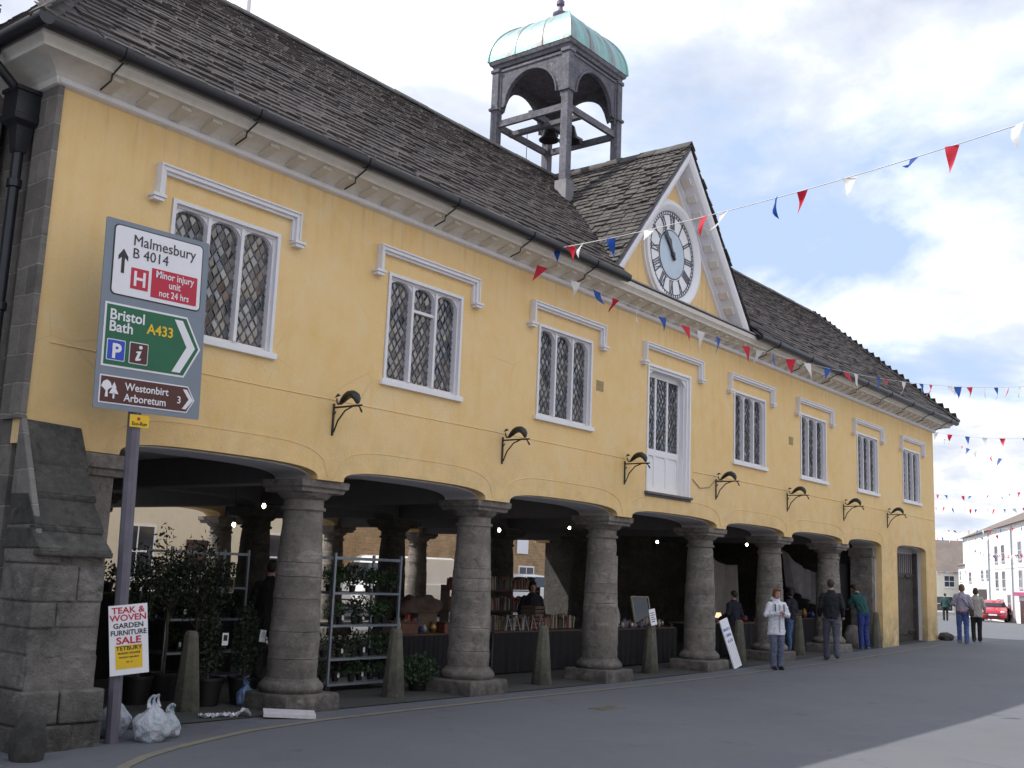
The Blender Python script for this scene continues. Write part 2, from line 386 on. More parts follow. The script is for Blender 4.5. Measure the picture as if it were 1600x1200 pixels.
# ------------------------------------------------------------------ market hall
HALL = thing('market_hall', (0,0,0), 'yellow limewashed market hall on stone columns with stone slate roof and clock gable', 'building')
WINX = [(2.24,3.80),(5.70,7.27),(9.15,10.72),(16.05,17.6),(19.48,21.02),(23.07,24.6),(26.58,28.11)]
WZ0, WZ1 = 4.10, 5.60
DX0, DX1, DZ0, DZ1 = 12.56, 14.2, 3.18, 5.56
ARCH = [(1.9,4.68),(5.12,8.0),(8.58,11.64),(12.12,15.35),(15.75,18.58),(18.98,22.02),(22.42,24.78),(26.0,28.5)]
TOPZ = 6.42
def arch_z(a, x, spring=2.66, rise=.17, n=3.2):
    t = abs((x-(a[0]+a[1])/2)/((a[1]-a[0])/2)); t = min(t, 1)
    return spring + rise*(1-t**n)**(1/n)
def arch_wall(name, mat, archs, wins, x0, x1, y0, y1, top, spring=2.66, rise=.17, parent=HALL, down=()):
    br = {x0, x1}
    for a in archs:
        for i in range(25):
            t = -math.cos(math.pi*i/24); br.add(round((a[0]+a[1])/2 + t*(a[1]-a[0])/2, 4))
    for w in wins: br.add(w[0]); br.add(w[1])
    for d in down: br.add(d[0]); br.add(d[1])
    br = sorted(b_ for b_ in br if x0 <= b_ <= x1)
    B = MB()
    for xa, xb in zip(br[:-1], br[1:]):
        if xb-xa < 1e-4: continue
        xm = (xa+xb)/2; za = zb = spring
        ar = [a for a in archs if a[0] <= xm <= a[1]]
        if ar: za, zb = arch_z(ar[0], xa, spring, rise), arch_z(ar[0], xb, spring, rise)
        elif any(d[0] <= xm <= d[1] for d in down): za = zb = g(xm)-.03
        cuts = [(w[2], w[3]) for w in wins if w[0] <= xm <= w[1]]
        lo = (za, zb)
        for c0, c1 in sorted(cuts):
            B.hexa([(xa,y0,lo[0]),(xb,y0,lo[1]),(xb,y1,lo[1]),(xa,y1,lo[0]),(xa,y0,c0),(xb,y0,c0),(xb,y1,c0),(xa,y1,c0)]); lo = (c1, c1)
        B.hexa([(xa,y0,lo[0]),(xb,y0,lo[1]),(xb,y1,lo[1]),(xa,y1,lo[0]),(xa,y0,top),(xb,y0,top),(xb,y1,top),(xa,y1,top)])
    return B.build(name, mat, parent)
wins = [(a, c, WZ0, WZ1) for a, c in WINX] + [(DX0, DX1, DZ0, DZ1)]
front = arch_wall('front_wall', YEL, ARCH, wins, .8, 29.44, 0, .16, TOPZ, down=[(24.78,26.0),(28.5,29.44)])
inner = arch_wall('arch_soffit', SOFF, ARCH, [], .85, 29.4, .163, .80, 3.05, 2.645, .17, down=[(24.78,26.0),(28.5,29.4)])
# gable wall over the cornice
GXC, GAP = 13.35, 9.98
gs = 1.185
b = MB(); b.prism([(10.95,6.7),(15.75,6.7),(GXC,9.6)], (0.0,.15)); b.build('gable_wall', YEL, HALL)
# end walls, rear wall, partition, ceiling, beams
b = MB(); b.box(.82,1.5,.16,11.6,-.2,2.66); b.box(.82,1.02,.165,11.6,2.66,6.4); b.build('end_wall', ASH, HALL)
b = MB(); b.box(.765,.83,-.035,.36,2.9,6.36); b.build('corner_stone', ASH, HALL)
b = MB(); b.box(29.2,29.42,.17,11.6,-.2,6.38); b.build('end_wall', YEL, HALL)
b = MB(); b.box(24.85,25.2,.81,11.2,-.1,3.0); b.box(20.6,24.85,5.3,5.6,-.1,3.0); b.build('partition_wall', DSTONE, HALL)  # dark stone colour paints the interior shade onto the partition
COLX = [4.88, 8.3, 11.86, 15.5, 18.78, 22.2]
arb = [(1.9,4.6),(5.16,8.02),(8.58,11.58),(12.14,15.22),(15.78,18.5),(19.06,21.9),(22.5,24.8),(25.3,29)]
arch_wall('rear_wall', YEL, arb, [(3,4.2,4,5.3),(9,10.2,4,5.3),(15,16.2,4,5.3)], .85, 29.4, 11.0, 11.6, 6.4)
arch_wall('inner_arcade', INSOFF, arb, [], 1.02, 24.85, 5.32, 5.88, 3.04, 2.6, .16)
b = MB(); b.box(.9,29.3,.2,11.5,3.04,3.25)
b.build('ceiling', SOFF, HALL)
for x in COLX:
    for ya, yb in ((.82,5.3),(5.9,10.98)):
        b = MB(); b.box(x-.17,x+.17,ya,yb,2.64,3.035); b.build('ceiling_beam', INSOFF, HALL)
# columns
def column(x, y, zb, mat=STONE, h=2.66, jit=0):
    prof_s = []; z0 = zb+.38; z1 = h-.38; R0, R1 = .315, .25
    js = sorted(rnd.sample([.13,.2,.27,.36,.45,.52,.61,.70,.78,.86], rnd.choice([4,5])))
    js = [j+rnd.uniform(-.02,.02) for j in js]
    for i in range(25):
        t = i/24; r = lerp(R0, R1, t**1.25) + .012*math.sin(math.pi*t); prof_s.append((r + rnd.uniform(-.008,.007), lerp(z0,z1,t)))
    for j in js:
        r = lerp(R0, R1, j**1.25) + .012*math.sin(math.pi*j); d_ = rnd.uniform(.005,.012)
        prof_s = [q for q in prof_s if abs(q[1]-lerp(z0,z1,j)) > .012] + [(r, lerp(z0,z1,j)-.008), (r-d_, lerp(z0,z1,j)), (r+.002, lerp(z0,z1,j)+.008)]
    prof_s.sort(key=lambda q: q[1])
    B = MB(); B.lathe(prof_s, (0,0,0), 28)
    o = B.build('column', mat, HALL, True, loc=(x,y,0)); o.rotation_euler = (0,0,rnd.uniform(0,6))
    n_ = rnd.uniform(0, 6)
    o.rotation_euler = (0,0,0)
    B = MB(); r = R1
    B.lathe([(r+.002,z1-.002),(r+.03,z1+.005),(r+.035,z1+.04),(r+.004,z1+.055),(r+.004,z1+.14),(r+.035,z1+.15),(r+.06,z1+.17),(r+.11,z1+.23)], (0,0,0), 28)
    pr = [(.335,z1+.22),(.355,z1+.232),(.36,z1+.27),(.395,z1+.295),(.40,h-.005),(.38,h)]
    B.sweep([[(-w,-w,z),(w,-w,z),(w,w,z),(-w,w,z)] for w, z in pr])
    B.build('capital', mat, o, True)
    B = MB()
    B.lathe([(.33,z0+.003),(.345,z0-.03),(.365,z0-.04),(.40,z0-.08),(.405,z0-.12),(.385,z0-.16),(.37,z0-.17),(.39,z0-.18)][::-1], (0,0,0), 28)
    w = .43; zt = z0-.17
    pj_ = [(w,zb-.06),(w+.01,zb+.03),(w,zt-.02),(w-.02,zt)]
    B.sweep([[(-q+rnd.uniform(-.012,.012),-q+rnd.uniform(-.012,.012),z),(q,-q,z),(q+rnd.uniform(-.01,.01),q,z),(-q,q,z)] for q, z in pj_])
    B.build('plinth', mat, o, True, bevel=.012)
    return o
for x in COLX: column(x, .45, g(x))
for x in COLX[:6]:
    column(x, 5.6, g(x), DSTONE, h=2.6); column(x, 11.3, g(x))  # middle row toned darker to paint in the shade inside the hall
# impost at the west pier and at the east pier
b = MB()
for y0, y1 in ((-.03,.84),):
    b.box(1.0,1.97,y0+.01,y1,2.42,2.652); b.box(1.0,2.03,y0-.03,y1+.02,2.50,2.64)
b.build('impost', STONE, HALL, bevel=.01)
b = MB(); b.box(1.0,1.88,.02,.8,g(1)-.05,2.43); b.build('pier', STONE, HALL, bevel=.01)
b = MB(); b.box(24.82,24.98,.17,.82,2.4,2.65); b.box(24.60,24.84,.2,.80,g(24)-.05,2.42); b.box(24.56,24.84,.16,.84,2.42,2.655); b.build('pier', STONE, HALL, bevel=.01)
# buttress
b = MB(); bx0, bx1 = .80, 1.47
def ring(x0, x1, y0, y1, z): return [(x0,y0,z),(x1,y0,z),(x1,y1,z),(x0,y1,z)]
b.sweep([ring(bx0-.02,bx1+.08,-.66,.02,-.25), ring(bx0-.02,bx1+.08,-.66,.02,.26), ring(bx0,bx1+.03,-.62,.02,.34), ring(bx0,bx1,-.59,.02,1.70)])
bt = b.build('buttress', ERO, HALL, bevel=.015)
b = MB(); z = -.22; rb = random.Random(4)
while z < 1.66:
    hh = min(rb.choice([.24,.28,.31,.35]), 1.70-z); base = z < .26
    xa, xb, yf = (bx0-.05, bx1+.10, -.70) if base else (bx0-.02, bx1+.02, -.61)
    sp = lerp(xa, xb, rb.choice([.35,.45,.62,1.0])); cuts = [xa, sp, xb] if sp < xb else [xa, xb]
    for c0, c1 in zip(cuts[:-1], cuts[1:]):
        j = rb.uniform(-.025,.02); ja = rb.uniform(-.015,.012); jb = rb.uniform(-.012,.015)
        x0_ = c0+(ja if c0 == xa else .006); x1_ = c1+(jb if c1 == xb else -.006)
        b.hexa([(x0_,yf+j,z+.006),(x1_,yf+j+rb.uniform(-.01,.01),z+.006),(x1_,-.02 if c1 == xb else -.3,z+.006),(x0_,-.02 if c0 == xa else -.3,z+.006),
                (x0_,yf+j+rb.uniform(-.012,.012),z+hh-.006),(x1_,yf+j,z+hh-.006),(x1_,-.02 if c1 == xb else -.3,z+hh-.006),(x0_,-.02 if c0 == xa else -.3,z+hh-.006)])
    z += hh
b.build('facing_block', ERO, bt, bevel=.02)
segs = [(-.70,1.62,1.84),(-.53,1.84,2.17),(-.36,2.15,2.52),(-.18,2.47,2.90)]
for i, (yf, zl, zt_) in enumerate(segs):
    b = MB(); yb = segs[i+1][0]+.03 if i < 3 else -.02; w = (.045,.02,.008,-.004)[i]; q = rb.uniform(-.01,.01)
    b.hexa([(bx0-w,yf,zl+.03),(bx1+w+q,yf,zl+.02),(bx1+w,.0,zl+.02),(bx0-w,.0,zl+.02),
            (bx0-w,yb,zt_),(bx1+w-.03,yb,zt_-.02),(bx1+w-.03,.0,zt_-.02),(bx0-w,.0,zt_)])
    b.hexa([(bx0-w,yf,zl-.035),(bx1+w,yf,zl-.04),(bx1+w,yf+.12,zl-.04),(bx0-w,yf+.12,zl-.04),(bx0-w-.001,yf-.004,zl+.032),(bx1+w+q+.001,yf-.004,zl+.022),(bx1+w,yf+.12,zl+.022),(bx0-w,yf+.12,zl+.032)])
    b.build('weathering', DSTONE, bt, bevel=.018)
b = MB(); b.hexa([(bx0-.012,-.64,1.60),(bx0+.05,-.64,1.60),(bx0+.05,.01,1.60),(bx0-.012,.01,1.60),(bx0-.012,-.02,2.93),(bx0+.05,-.02,2.93),(bx0+.05,.01,2.93),(bx0-.012,.01,2.93)])
b.build('side_stone', m_ashlar('pale_side_stone', (.29,.275,.265), (.19,.18,.175), (.34,.33,.32), .45, .35), bt, bevel=.012)
# string course and arch mouldings (thin raised beads of render)
b = MB()
b.tube([(1.0,0,3.70),(4.0,0,3.69),(8,0,3.70),(12.54,0,3.69)], .009, 6)
b.tube([(14.3,0,3.70),(20,0,3.70),(29.4,0,3.69)], .011, 6)
for a in ARCH[:7]:
    c, hw = (a[0]+a[1])/2, (a[1]-a[0])/2
    pts = []
    for i in range(33):
        t = -1 + 2*i/32; x = c + t*(hw+.17)
        z = 2.70 + .40*(1-min(abs(t),1)**4.5)**(1/2.2)
        if x > .95: pts.append((x, 0.002, z))
    b.tube(pts, .009, 5)
b.build('string_course', YEL, HALL, True)

# windows
def corner_fill(B, x0, x1, z, r, rz, y0, y1, s):
    """spandrel in the upper corners of a light whose head is at z"""
    n = 7
    for side in (0, 1):
        pts = []
        for i in range(n+1):
            a = math.pi/2*i/n
            pts.append((r*(1-math.sin(a)), rz*(1-math.cos(a))))   # from (r,0) to (0,rz)
        pts = [(p[0], -p[1]) for p in pts] + [(0, 0)]
        if side == 0: poly = [(x0+px, z+pz) for px, pz in pts]
        else: poly = [(x1-px, z+pz) for px, pz in pts][::-1]
        B.prism(poly, (y0, y1))
def quarries(B, L, x0, x1, z0, z1, y, w=.115, h=.175, r=0, rz=0):
    """diamond panes, each tilted a little; L collects the lead cames"""
    hw, hh = w/2, h/2; nx = int((x1-x0)/hw)+2; nz = int((z1-z0)/hh)+2
    def clip(poly):
        for ax, lim, sg in ((0,x0,1),(0,x1,-1),(1,z0,1),(1,z1,-1)):
            out = []
            for i in range(len(poly)):
                a, c = poly[i], poly[(i+1) % len(poly)]
                da, dc = (a[ax]-lim)*sg, (c[ax]-lim)*sg
                if da >= 0: out.append(a)
                if da*dc < 0: t = da/(da-dc); out.append((lerp(a[0],c[0],t), lerp(a[1],c[1],t)))
            poly = out
            if len(poly) < 3: return []
        return poly
    for i in range(-1, nx+1):
        for j in range(-1, nz+1):
            if (i+j) % 2: continue
            cx, cz = x0+i*hw, z0+j*hh
            p = clip([(cx,cz-hh),(cx+hw,cz),(cx,cz+hh),(cx-hw,cz)])
            if len(p) < 3: continue
            tx, tz = rnd.gauss(0,.07), rnd.gauss(-.06,.08)
            n = len(B.v); mx = sum(q[0] for q in p)/len(p); mz = sum(q[1] for q in p)/len(p)
            B.v += [(q[0], y + (q[0]-mx)*tx + (q[1]-mz)*tz, q[1]) for q in p]; B.f.append(tuple(n+k for k in range(len(p))))
    sl = h/w; cw = .0045
    for s in (1, -1):
        k0 = int(-((z1-z0)/h + (x1-x0)/w))-2
        for k in range(k0, -k0+2):
            # line z = z0 + s*sl*(x-x0) + k*h
            pts = []
            f = lambda x: z0 + s*sl*(x-x0) + k*h + hh
            xa, xb = x0, x1
            za, zb = f(xa), f(xb)
            def cl(xv, zv, xo, zo):
                if zv < z0: return (xv + (z0-zv)/(zo-zv)*(xo-xv), z0)
                if zv > z1: return (xv + (z1-zv)/(zo-zv)*(xo-xv), z1)
                return (xv, zv)
            if (za < z0 and zb < z0) or (za > z1 and zb > z1): continue
            A = cl(xa,za,xb,zb); Bq = cl(xb,zb,xa,za)
            d = Vector((Bq[0]-A[0], 0, Bq[1]-A[1]))
            if d.length < .02: continue
            nn = Vector((-d.z,0,d.x)).normalized()*cw
            P = [(A[0]+nn.x,A[1]+nn.z),(A[0]-nn.x,A[1]-nn.z),(Bq[0]-nn.x,Bq[1]-nn.z),(Bq[0]+nn.x,Bq[1]+nn.z)]
            L.prism(P, (y-.014, y-.006))
def window(x0, x1, z0=WZ0, z1=WZ1, lab=None, odd=False):
    F = MB(); e = .0
    # outer frame with two steps (flush ring, then a recessed ring)
    def ringf(a, c, d, e_, w, y0, y1, bot=True):
        F.box(a,a+w,y0,y1,d,e_); F.box(c-w,c,y0,y1,d,e_); F.box(a+w,c-w,y0,y1,e_-w,e_)
    ringf(x0+.005, x1-.005, z0, z1-.005, .045, -.022, .155)
    ringf(x0+.05, x1-.05, z0+.002, z1-.05, .03, .03, .153)
    ix0, ix1, iz0, iz1 = x0+.08, x1-.08, z0+.02, z1-.08
    F.box(ix0,ix1,.05,.15,z0+.002,z0+.05)
    mw = .044; lw = (ix1-ix0-2*mw)/3; lights = []
    for k in range(3):
        a = ix0 + k*(lw+mw); lights.append((a, a+lw))
        if k < 2: F.box(a+lw,a+lw+mw,.022,.151,iz0+.03,iz1)
        corner_fill(F, a, a+lw, iz1+.001, lw*.42, .13, .045, .12, 1)
        corner_fill(F, a+.002, a+lw-.002, iz1+.0005, lw*.42+.015, .145, .075, .125, 1)
    o = F.build('window', WHITE, HALL)
    if lab: o['label'] = lab
    B = MB(); L = MB()
    for i, (a, c) in enumerate(lights):
        quarries(B, L, a, c, z0+.05, iz1, .115)
    if odd:
        a, c = lights[1]; F2 = MB(); F2.box(a-.004,c+.004,.05,.118,iz1-.36,iz1-.32); F2.build('opening_casement', WHITE, o)
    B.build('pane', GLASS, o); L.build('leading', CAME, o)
    B = MB(); B.box(ix0,ix1,.135,.15,z0+.03,iz1); B.build('backing', simple('dark_room', (.02,.018,.022), .9, .1, 3), o)
    B = MB(); B.box(x0-.05,x1+.05,-.055,.10,z0-.075,z0-.001); B.build('sill', WHITE2, o, bevel=.006)
    return o
for i, (a, c) in enumerate(WINX): window(a, c, odd=(i == 1))
HOOD = [(2.0,4.05),(5.46,7.56),(8.92,11.02),(12.37,14.58),(15.80,17.93),(19.25,21.36),(22.79,24.92),(26.40,28.38)]
for x0, x1 in HOOD:
    B = MB(); zt = 5.93; dz = 5.56
    path = lambda w: None
    for (w, p0, p1) in ((.11,.0,.05), (.075,.0,.085), (.03,.0,.105)):
        o_ = {.11:0,.075:.003,.03:.006}[w]
        B.box(x0+o_, x1-o_, -p1, .01+.02*w, zt-w, zt-o_)
        B.box(x0+o_, x0+w, -p1+.001, .01-w*.02, dz+o_, zt-w-.0005); B.box(x1-w, x1-o_, -p1+.001, .01-w*.02, dz+o_, zt-w-.0005)
    for s, xx in ((-1,x0),(1,x1)):
        a, c = (xx-.075, xx+.10) if s < 0 else (xx-.10, xx+.075)
        B.box(a,c,-.112,.009,dz-.035,dz+.002); B.box(a+.02,c-.02,-.095,.008,dz-.075,dz-.035)
    B.build('hood_mould', WHITE, HALL, bevel=.004)
# loading door
F = MB()
F.box(DX0+.005,DX0+.05,-.02,.155,DZ0,DZ1-.003); F.box(DX1-.05,DX1-.005,-.02,.155,DZ0,DZ1-.003); F.box(DX0+.05,DX1-.05,-.02,.155,DZ1-.05,DZ1-.003)
F.box(DX0+.05,DX0+.10,.02,.30,DZ0,DZ1-.05); F.box(DX1-.11,DX1-.05,.02,.30,DZ0,DZ1-.05); F.box(DX0+.10,DX1-.11,.02,.30,DZ1-.10,DZ1-.05)
F.box(DX1-.15,DX1-.112,.07,.301,DZ0,DZ1-.101); F.box(DX0+.101,DX0+.12,.07,.301,DZ0,DZ1-.101)
corner_fill(F, DX0+.10, DX1-.11, DZ1-.099, .32, .22, .05, .11, 1)
corner_fill(F, DX0+.12, DX1-.15, DZ1-.10, .25, .17, .11, .20, 1)
door = F.build('door', WHITE2, HALL); door['label'] = 'white panelled upper floor loading door with leaded lights'
F = MB(); dx0, dx1, dy = DX0+.12, DX1-.15, .17
F.box(dx0,dx1,dy+.01,dy+.05,DZ0+.03,3.95); F.box(dx0,dx1,dy-.012,dy+.012,3.88,4.0)
F.box(dx0,dx1,dy-.01,dy+.05,DZ1-.20,DZ1-.1)
nw = .055; lw = (dx1-dx0-4*nw)/3; B = MB(); L = MB()
for k in range(4):
    a = dx0+k*(lw+nw); F.box(a,a+nw,dy-.008,dy+.05,4.0,DZ1-.20)
    F.box(a,a+nw,dy-.006,dy+.02,DZ0+.1,3.88)
    if k < 3:
        quarries(B, L, a+nw, a+nw+lw, 4.0, DZ1-.20, dy+.02)
        corner_fill(F, a+nw, a+nw+lw, 3.879, .1, .1, dy-.005, dy+.02, 1)
F.box(dx0,dx1,dy-.007,dy+.02,DZ0+.03,DZ0+.12)
leaf = F.build('door_leaf', WHITE2, door); B.build('pane', GLASS, door); L.build('leading', CAME, door)
B = MB(); B.box(dx0,dx1,.25,.27,4,DZ1-.2); B.build('backing', simple('dark_room2', (.02,.018,.022), .9, .1, 3), door)
B = MB(); B.box(DX0-.04,DX1+.03,-.07,.3,DZ0-.05,DZ0-.003); B.box(DX0-.02,DX1+.02,-.03,.005,DZ0-.09,DZ0-.05); B.build('doorstep', simple('dark_lead_step', (.13,.12,.13), .7, .3, 9, .3), door, bevel=.01)
# gate in the east arch
ga = (26.0, 28.5)
B = MB(); poly = [(ga[0]+.14, g(27)+.0)] + [(ga[1]-.12, g(27)+.0)]
for i in range(15):
    x = lerp(ga[1]-.12, ga[0]+.14, i/14); poly.append((x, arch_z(ga, lerp(ga[1], ga[0], i/14))-.10))
nb = 11
for k in range(nb):
    a = lerp(ga[0]+.14, ga[1]-.12, k/nb); c = lerp(ga[0]+.14, ga[1]-.12, (k+1)/nb)-.014
    B.box(a,c,.36,.40,g(27)+.03,2.0)
B.box(ga[0]+.14,ga[1]-.12,.335,.36,1.93,2.06); B.box(ga[0]+.14,ga[1]-.12,.335,.36,.35,.48)
gt = B.build('gate', GATE, HALL); gt['label'] = 'dark plank gate with upright bars over it'
B = MB()
for k in range(13):
    x = lerp(ga[0]+.2, ga[1]-.2, k/12); B.box(x-.016,x+.016,.365,.39,2.0,2.8)
B.box(ga[0]+.1,ga[1]-.1,.37,.40,2.62,2.85)
B.build('bar', simple('pale_gate_bar', (.33,.31,.32), .7, .2, 9), gt)
B = MB(); B.box(ga[0]+.02,ga[0]+.14,.25,.45,g(26)-.02,2.66); B.box(ga[1]-.12,ga[1]-.02,.25,.45,g(28)-.02,2.66); B.build('gate_frame', GATE, gt)
B = MB(); B.box(ga[1]-.9,ga[1]+.25,.30,.33,1.96,2.02); B.box(ga[1]-.7,ga[1]+.1,.30,.33,.38,.44); B.box(ga[0]+.03,ga[0]+.5,.31,.335,1.95,2.01); B.build('hinge', BIRON, gt)

# cornice, modillions, gutter
CP = [(0.0,6.36),(-.045,6.37),(-.065,6.40),(-.06,6.435),(-.10,6.46),(-.12,6.48),(-.36,6.56),(-.40,6.545),(-.42,6.60),(-.47,6.63),(-.49,6.70),(-.40,6.72),(0.02,6.72)]
def cornice_run(B, prof, x0, x1, m0, m1):
    """profile swept along x with mitres m0,m1 (end offset as multiple of -y)"""
    B.sweep([[(x0 + m0*p[0], p[0], p[1]) for p in prof][::-1], [(x1 + m1*p[0], p[0], p[1]) for p in prof][::-1]])
B = MB(); cornice_run(B, CP, .78, 29.46, 1, -1)
# returns along both end walls (same profile turned)
B.sweep([[(.78+p[0], p[0], p[1]) for p in CP][::-1], [(.78+p[0], 1.5, p[1]) for p in CP][::-1]])
B.sweep([[(29.46-p[0], p[0], p[1]) for p in CP], [(29.46-p[0], 6.0, p[1]) for p in CP]])
cor = B.build('cornice', CREAM, HALL, True)
x = 1.25; md = None
while x < 29.3:
    if md is None:
        B = MB(); B.hexa([(-.065,-.33,6.505),(.065,-.33,6.505),(.065,-.10,6.44),(-.065,-.10,6.44),(-.065,-.33,6.57),(.065,-.33,6.57),(.065,-.10,6.52),(-.065,-.10,6.52)])
        md = B.build('modillion', BLOCK, cor)
    else: o = md.copy(); COL.objects.link(o); o.location.x = x; continue_ = 0
    if md.location.x == 0: md.location.x = x
    x += .42
B = MB(); B.box(10.7,16.25,-.52,.0,6.722,6.745); B.build('lead_capping', LEAD, HALL)
# white lower bead
B = MB(); B.tube([(.75,-.055,6.405),(29.46,-.055,6.405)], .038, 8); B.build('cornice_bead', WHITE, HALL, True)
def gutter(x0, x1, y=-.575, z=6.70):
    B = MB(); r = .082
    pts = [(r*math.cos(math.pi+math.pi*i/8), r*math.sin(math.pi+math.pi*i/8)) for i in range(9)]
    sec = [(a, c) for a, c in pts] + [(r,.03),(-r,.03)]
    B.sweep([[(x0, y+a, z+c) for a, c in sec], [(x1, y+a, z+c) for a, c in sec]])
    k = x0+.9
    while k < x1:
        B.sweep([[(k-.04, y+a*1.15, z+c*1.15) for a, c in sec], [(k+.04, y+a*1.15, z+c*1.15) for a, c in sec]]); k += 1.75
    return B
gu = gutter(.25, 10.9).build('gutter', IRON, HALL, True)
gutter(16.1, 29.95).build('gutter', IRON, HALL, True)
B = MB(); y = .6
B.sweep([[(.245+a, -.66, 6.70+c) for a, c in [(-.08,.03)]+[(.082*math.cos(math.pi+math.pi*i/8), .082*math.sin(math.pi+math.pi*i/8)) for i in range(9)]+[(.08,.03)]],
         [(.245+a, .95, 6.70+c) for a, c in [(-.08,.03)]+[(.082*math.cos(math.pi+math.pi*i/8), .082*math.sin(math.pi+math.pi*i/8)) for i in range(9)]+[(.08,.03)]]])
B.build('gutter', IRON, HALL, True)
for k in range(17):
    x = 1.15 + k*1.75
    if 10.4 < x < 16.4: continue
    B = MB(); B.tube([(x,-.56,6.62),(x,-.36,6.53),(x,-.35,6.47),(x,-.16,6.42)], .011, 5); B.build('gutter_bracket', BIRON, HALL)
# downpipe with hopper on the end wall
B = MB(); B.tube([(.245,.30,6.64),(.25,.32,6.5),(.62,.40,6.28)], .05, 10); B.tube([(.66,.44,5.7),(.66,.44,3.2),(.66,.44,.0)], .055, 12)
for z in (5.3,4.0,2.7,1.4): B.lathe([(.056,0),(.075,.01),(.075,.09),(.056,.10)], (.66,.44,z), 12)
dp = B.build('downpipe', IRON, HALL, True)
B = MB()
def rg(w, d, z): return [(.66-w,.44-d,z),(.66+w,.44-d,z),(.66+w,.44+d,z),(.66-w,.44+d,z)]
B.sweep([rg(.06,.06,5.68), rg(.09,.09,5.95), rg(.15,.15,6.0), rg(.16,.16,6.06), rg(.145,.145,6.07), rg(.145,.145,6.30), rg(.165,.165,6.31), rg(.165,.165,6.35)])
B.build('hopper', IRON, dp)

# roof --------------------------------------------------------------------
def slates(B, O, U, V, Nn, length, ubounds, v0=.0, exp0=.185, exp1=.11, wmin=.18, wmax=.42, skip=None, thick=.015):
    """courses of stone slates: O origin, U along eave, V up the slope, Nn outward normal"""
    v = v0; k = 0
    while v < length:
        t = v/length; ex = lerp(exp0, exp1, t)*rnd.uniform(.93,1.07); ln = min(ex*1.9, length-v+.03)
        ua, ub = ubounds(v); u = ua + rnd.uniform(-.2, 0)
        while u < ub:
            w = rnd.uniform(wmin, wmax)*lerp(1.15,.8,t); x0 = max(u, ua+rnd.uniform(-.02,.02)); x1 = min(u+w-.008, ub+rnd.uniform(-.02,.02)); u += w
            if x1-x0 < .03: continue
            if skip and skip((x0+x1)/2, v+ex*.6): continue
            th = thick*rnd.choice([.7,.9,1.,1.2,1.9]); j0 = rnd.uniform(-.010,.010); j1 = j0+rnd.uniform(-.005,.005); lift = .026+rnd.uniform(-.004,.010)
            a0 = rnd.uniform(0,.012)
            P = []
            for (uu, vv, hh) in ((x0+a0,v+j0,lift),(x1-a0,v+j1,lift+rnd.uniform(-.004,.006)),(x1,v+ln,.0),(x0,v+ln,.0)):
                P.append(O + U*uu + V*vv + Nn*hh)
            Q = []
            for (uu, vv, hh) in ((x0+a0+.004,v+j0+.004,lift+th),(x1-a0-.004,v+j1+.004,lift+th+rnd.uniform(-.004,.004)),(x1,v+ln,.012),(x0,v+ln,.012)):
                Q.append(O + U*uu + V*vv + Nn*hh)
            B.hexa(P+Q)
        v += ex; k += 1
ey, ez, ry, rz = -.62, 6.70, 3.0, 10.06
ex0, ex1, rx0, rx1 = .20, 29.98, 3.15, 27.35
def zmain(y): return ez + (y-ey)*(rz-ez)/(ry-ey)
def zgab(x): return GAP - gs*abs(x-GXC)
SL = math.hypot(ry-ey, rz-ez); V = Vector((0, (ry-ey)/SL, (rz-ez)/SL)); U = Vector((1,0,0)); Nn = Vector((0,-V.z,V.y))
B = MB()
def skipm(u, v):
    y = ey + V.y*v; x = u
    return abs(x-GXC) < 2.75 and zmain(y) < zgab(x)-.06
slates(B, Vector((0,ey,ez)), U, V, Nn, SL, lambda v: (lerp(ex0,rx0,v/SL), lerp(ex1,rx1,v/SL)), skip=skipm)
B.build('roof', SLATE, HALL)
# east and west hips
for s, (xa, xr) in ((1,(ex0,rx0)),(-1,(ex1,rx1))):
    L_ = math.hypot(xr-xa, rz-ez); Vh = Vector(((xr-xa)/L_, 0, (rz-ez)/L_)); Uh = Vector((0,1,0)); Nh = Vector((-s*abs(Vh.z), 0, abs(Vh.x)))
    B = MB(); slates(B, Vector((xa,0,ez)), Uh, Vh, Nh, L_, lambda v: (lerp(ey,ry,v/L_), lerp(6.6,ry,v/L_)), exp0=.2, exp1=.14)
    B.build('hip_slope', SLATE, HALL)
# ridge and hip tiles
B = MB()
def ridge_tiles(B, a, c, w=.15, step=.45, droop=.6):
    a, c = Vector(a), Vector(c); d = (c-a); L_ = d.length; d.normalize(); side = d.cross(Vector((0,0,1))).normalized(); upv = side.cross(d)
    t = 0
    while t < L_:
        e = min(t+step-.01, L_); h = rnd.uniform(0,.015)
        for s in (-1, 1):
            p = [a+d*t, a+d*e]; q0 = [P_ + upv*(.09+h) for P_ in p]; q1 = [P_ + side*s*w + upv*(.09+h-w*droop) for P_ in p]
            r_ = [P_ - upv*.03 for P_ in q0]; r1 = [P_ - upv*.03 for P_ in q1]
            B.hexa([r_[0], r_[1], r1[1], r1[0], q0[0], q0[1], q1[1], q1[0]] if s > 0 else [r_[0], r1[0], r1[1], r_[1], q0[0], q1[0], q1[1], q0[1]])
        t += step
ridge_tiles(B, (rx0,ry,rz), (rx1,ry,rz), droop=.9)
ridge_tiles(B, (ex0+.05,ey+.05,ez+.02), (rx0,ry,rz), .13, .3); ridge_tiles(B, (ex1-.0,ey+.0,ez+.03), (rx1+.05,ry,rz+.02), .17, .3)
B.build('ridge_tile', SLATE2, HALL)
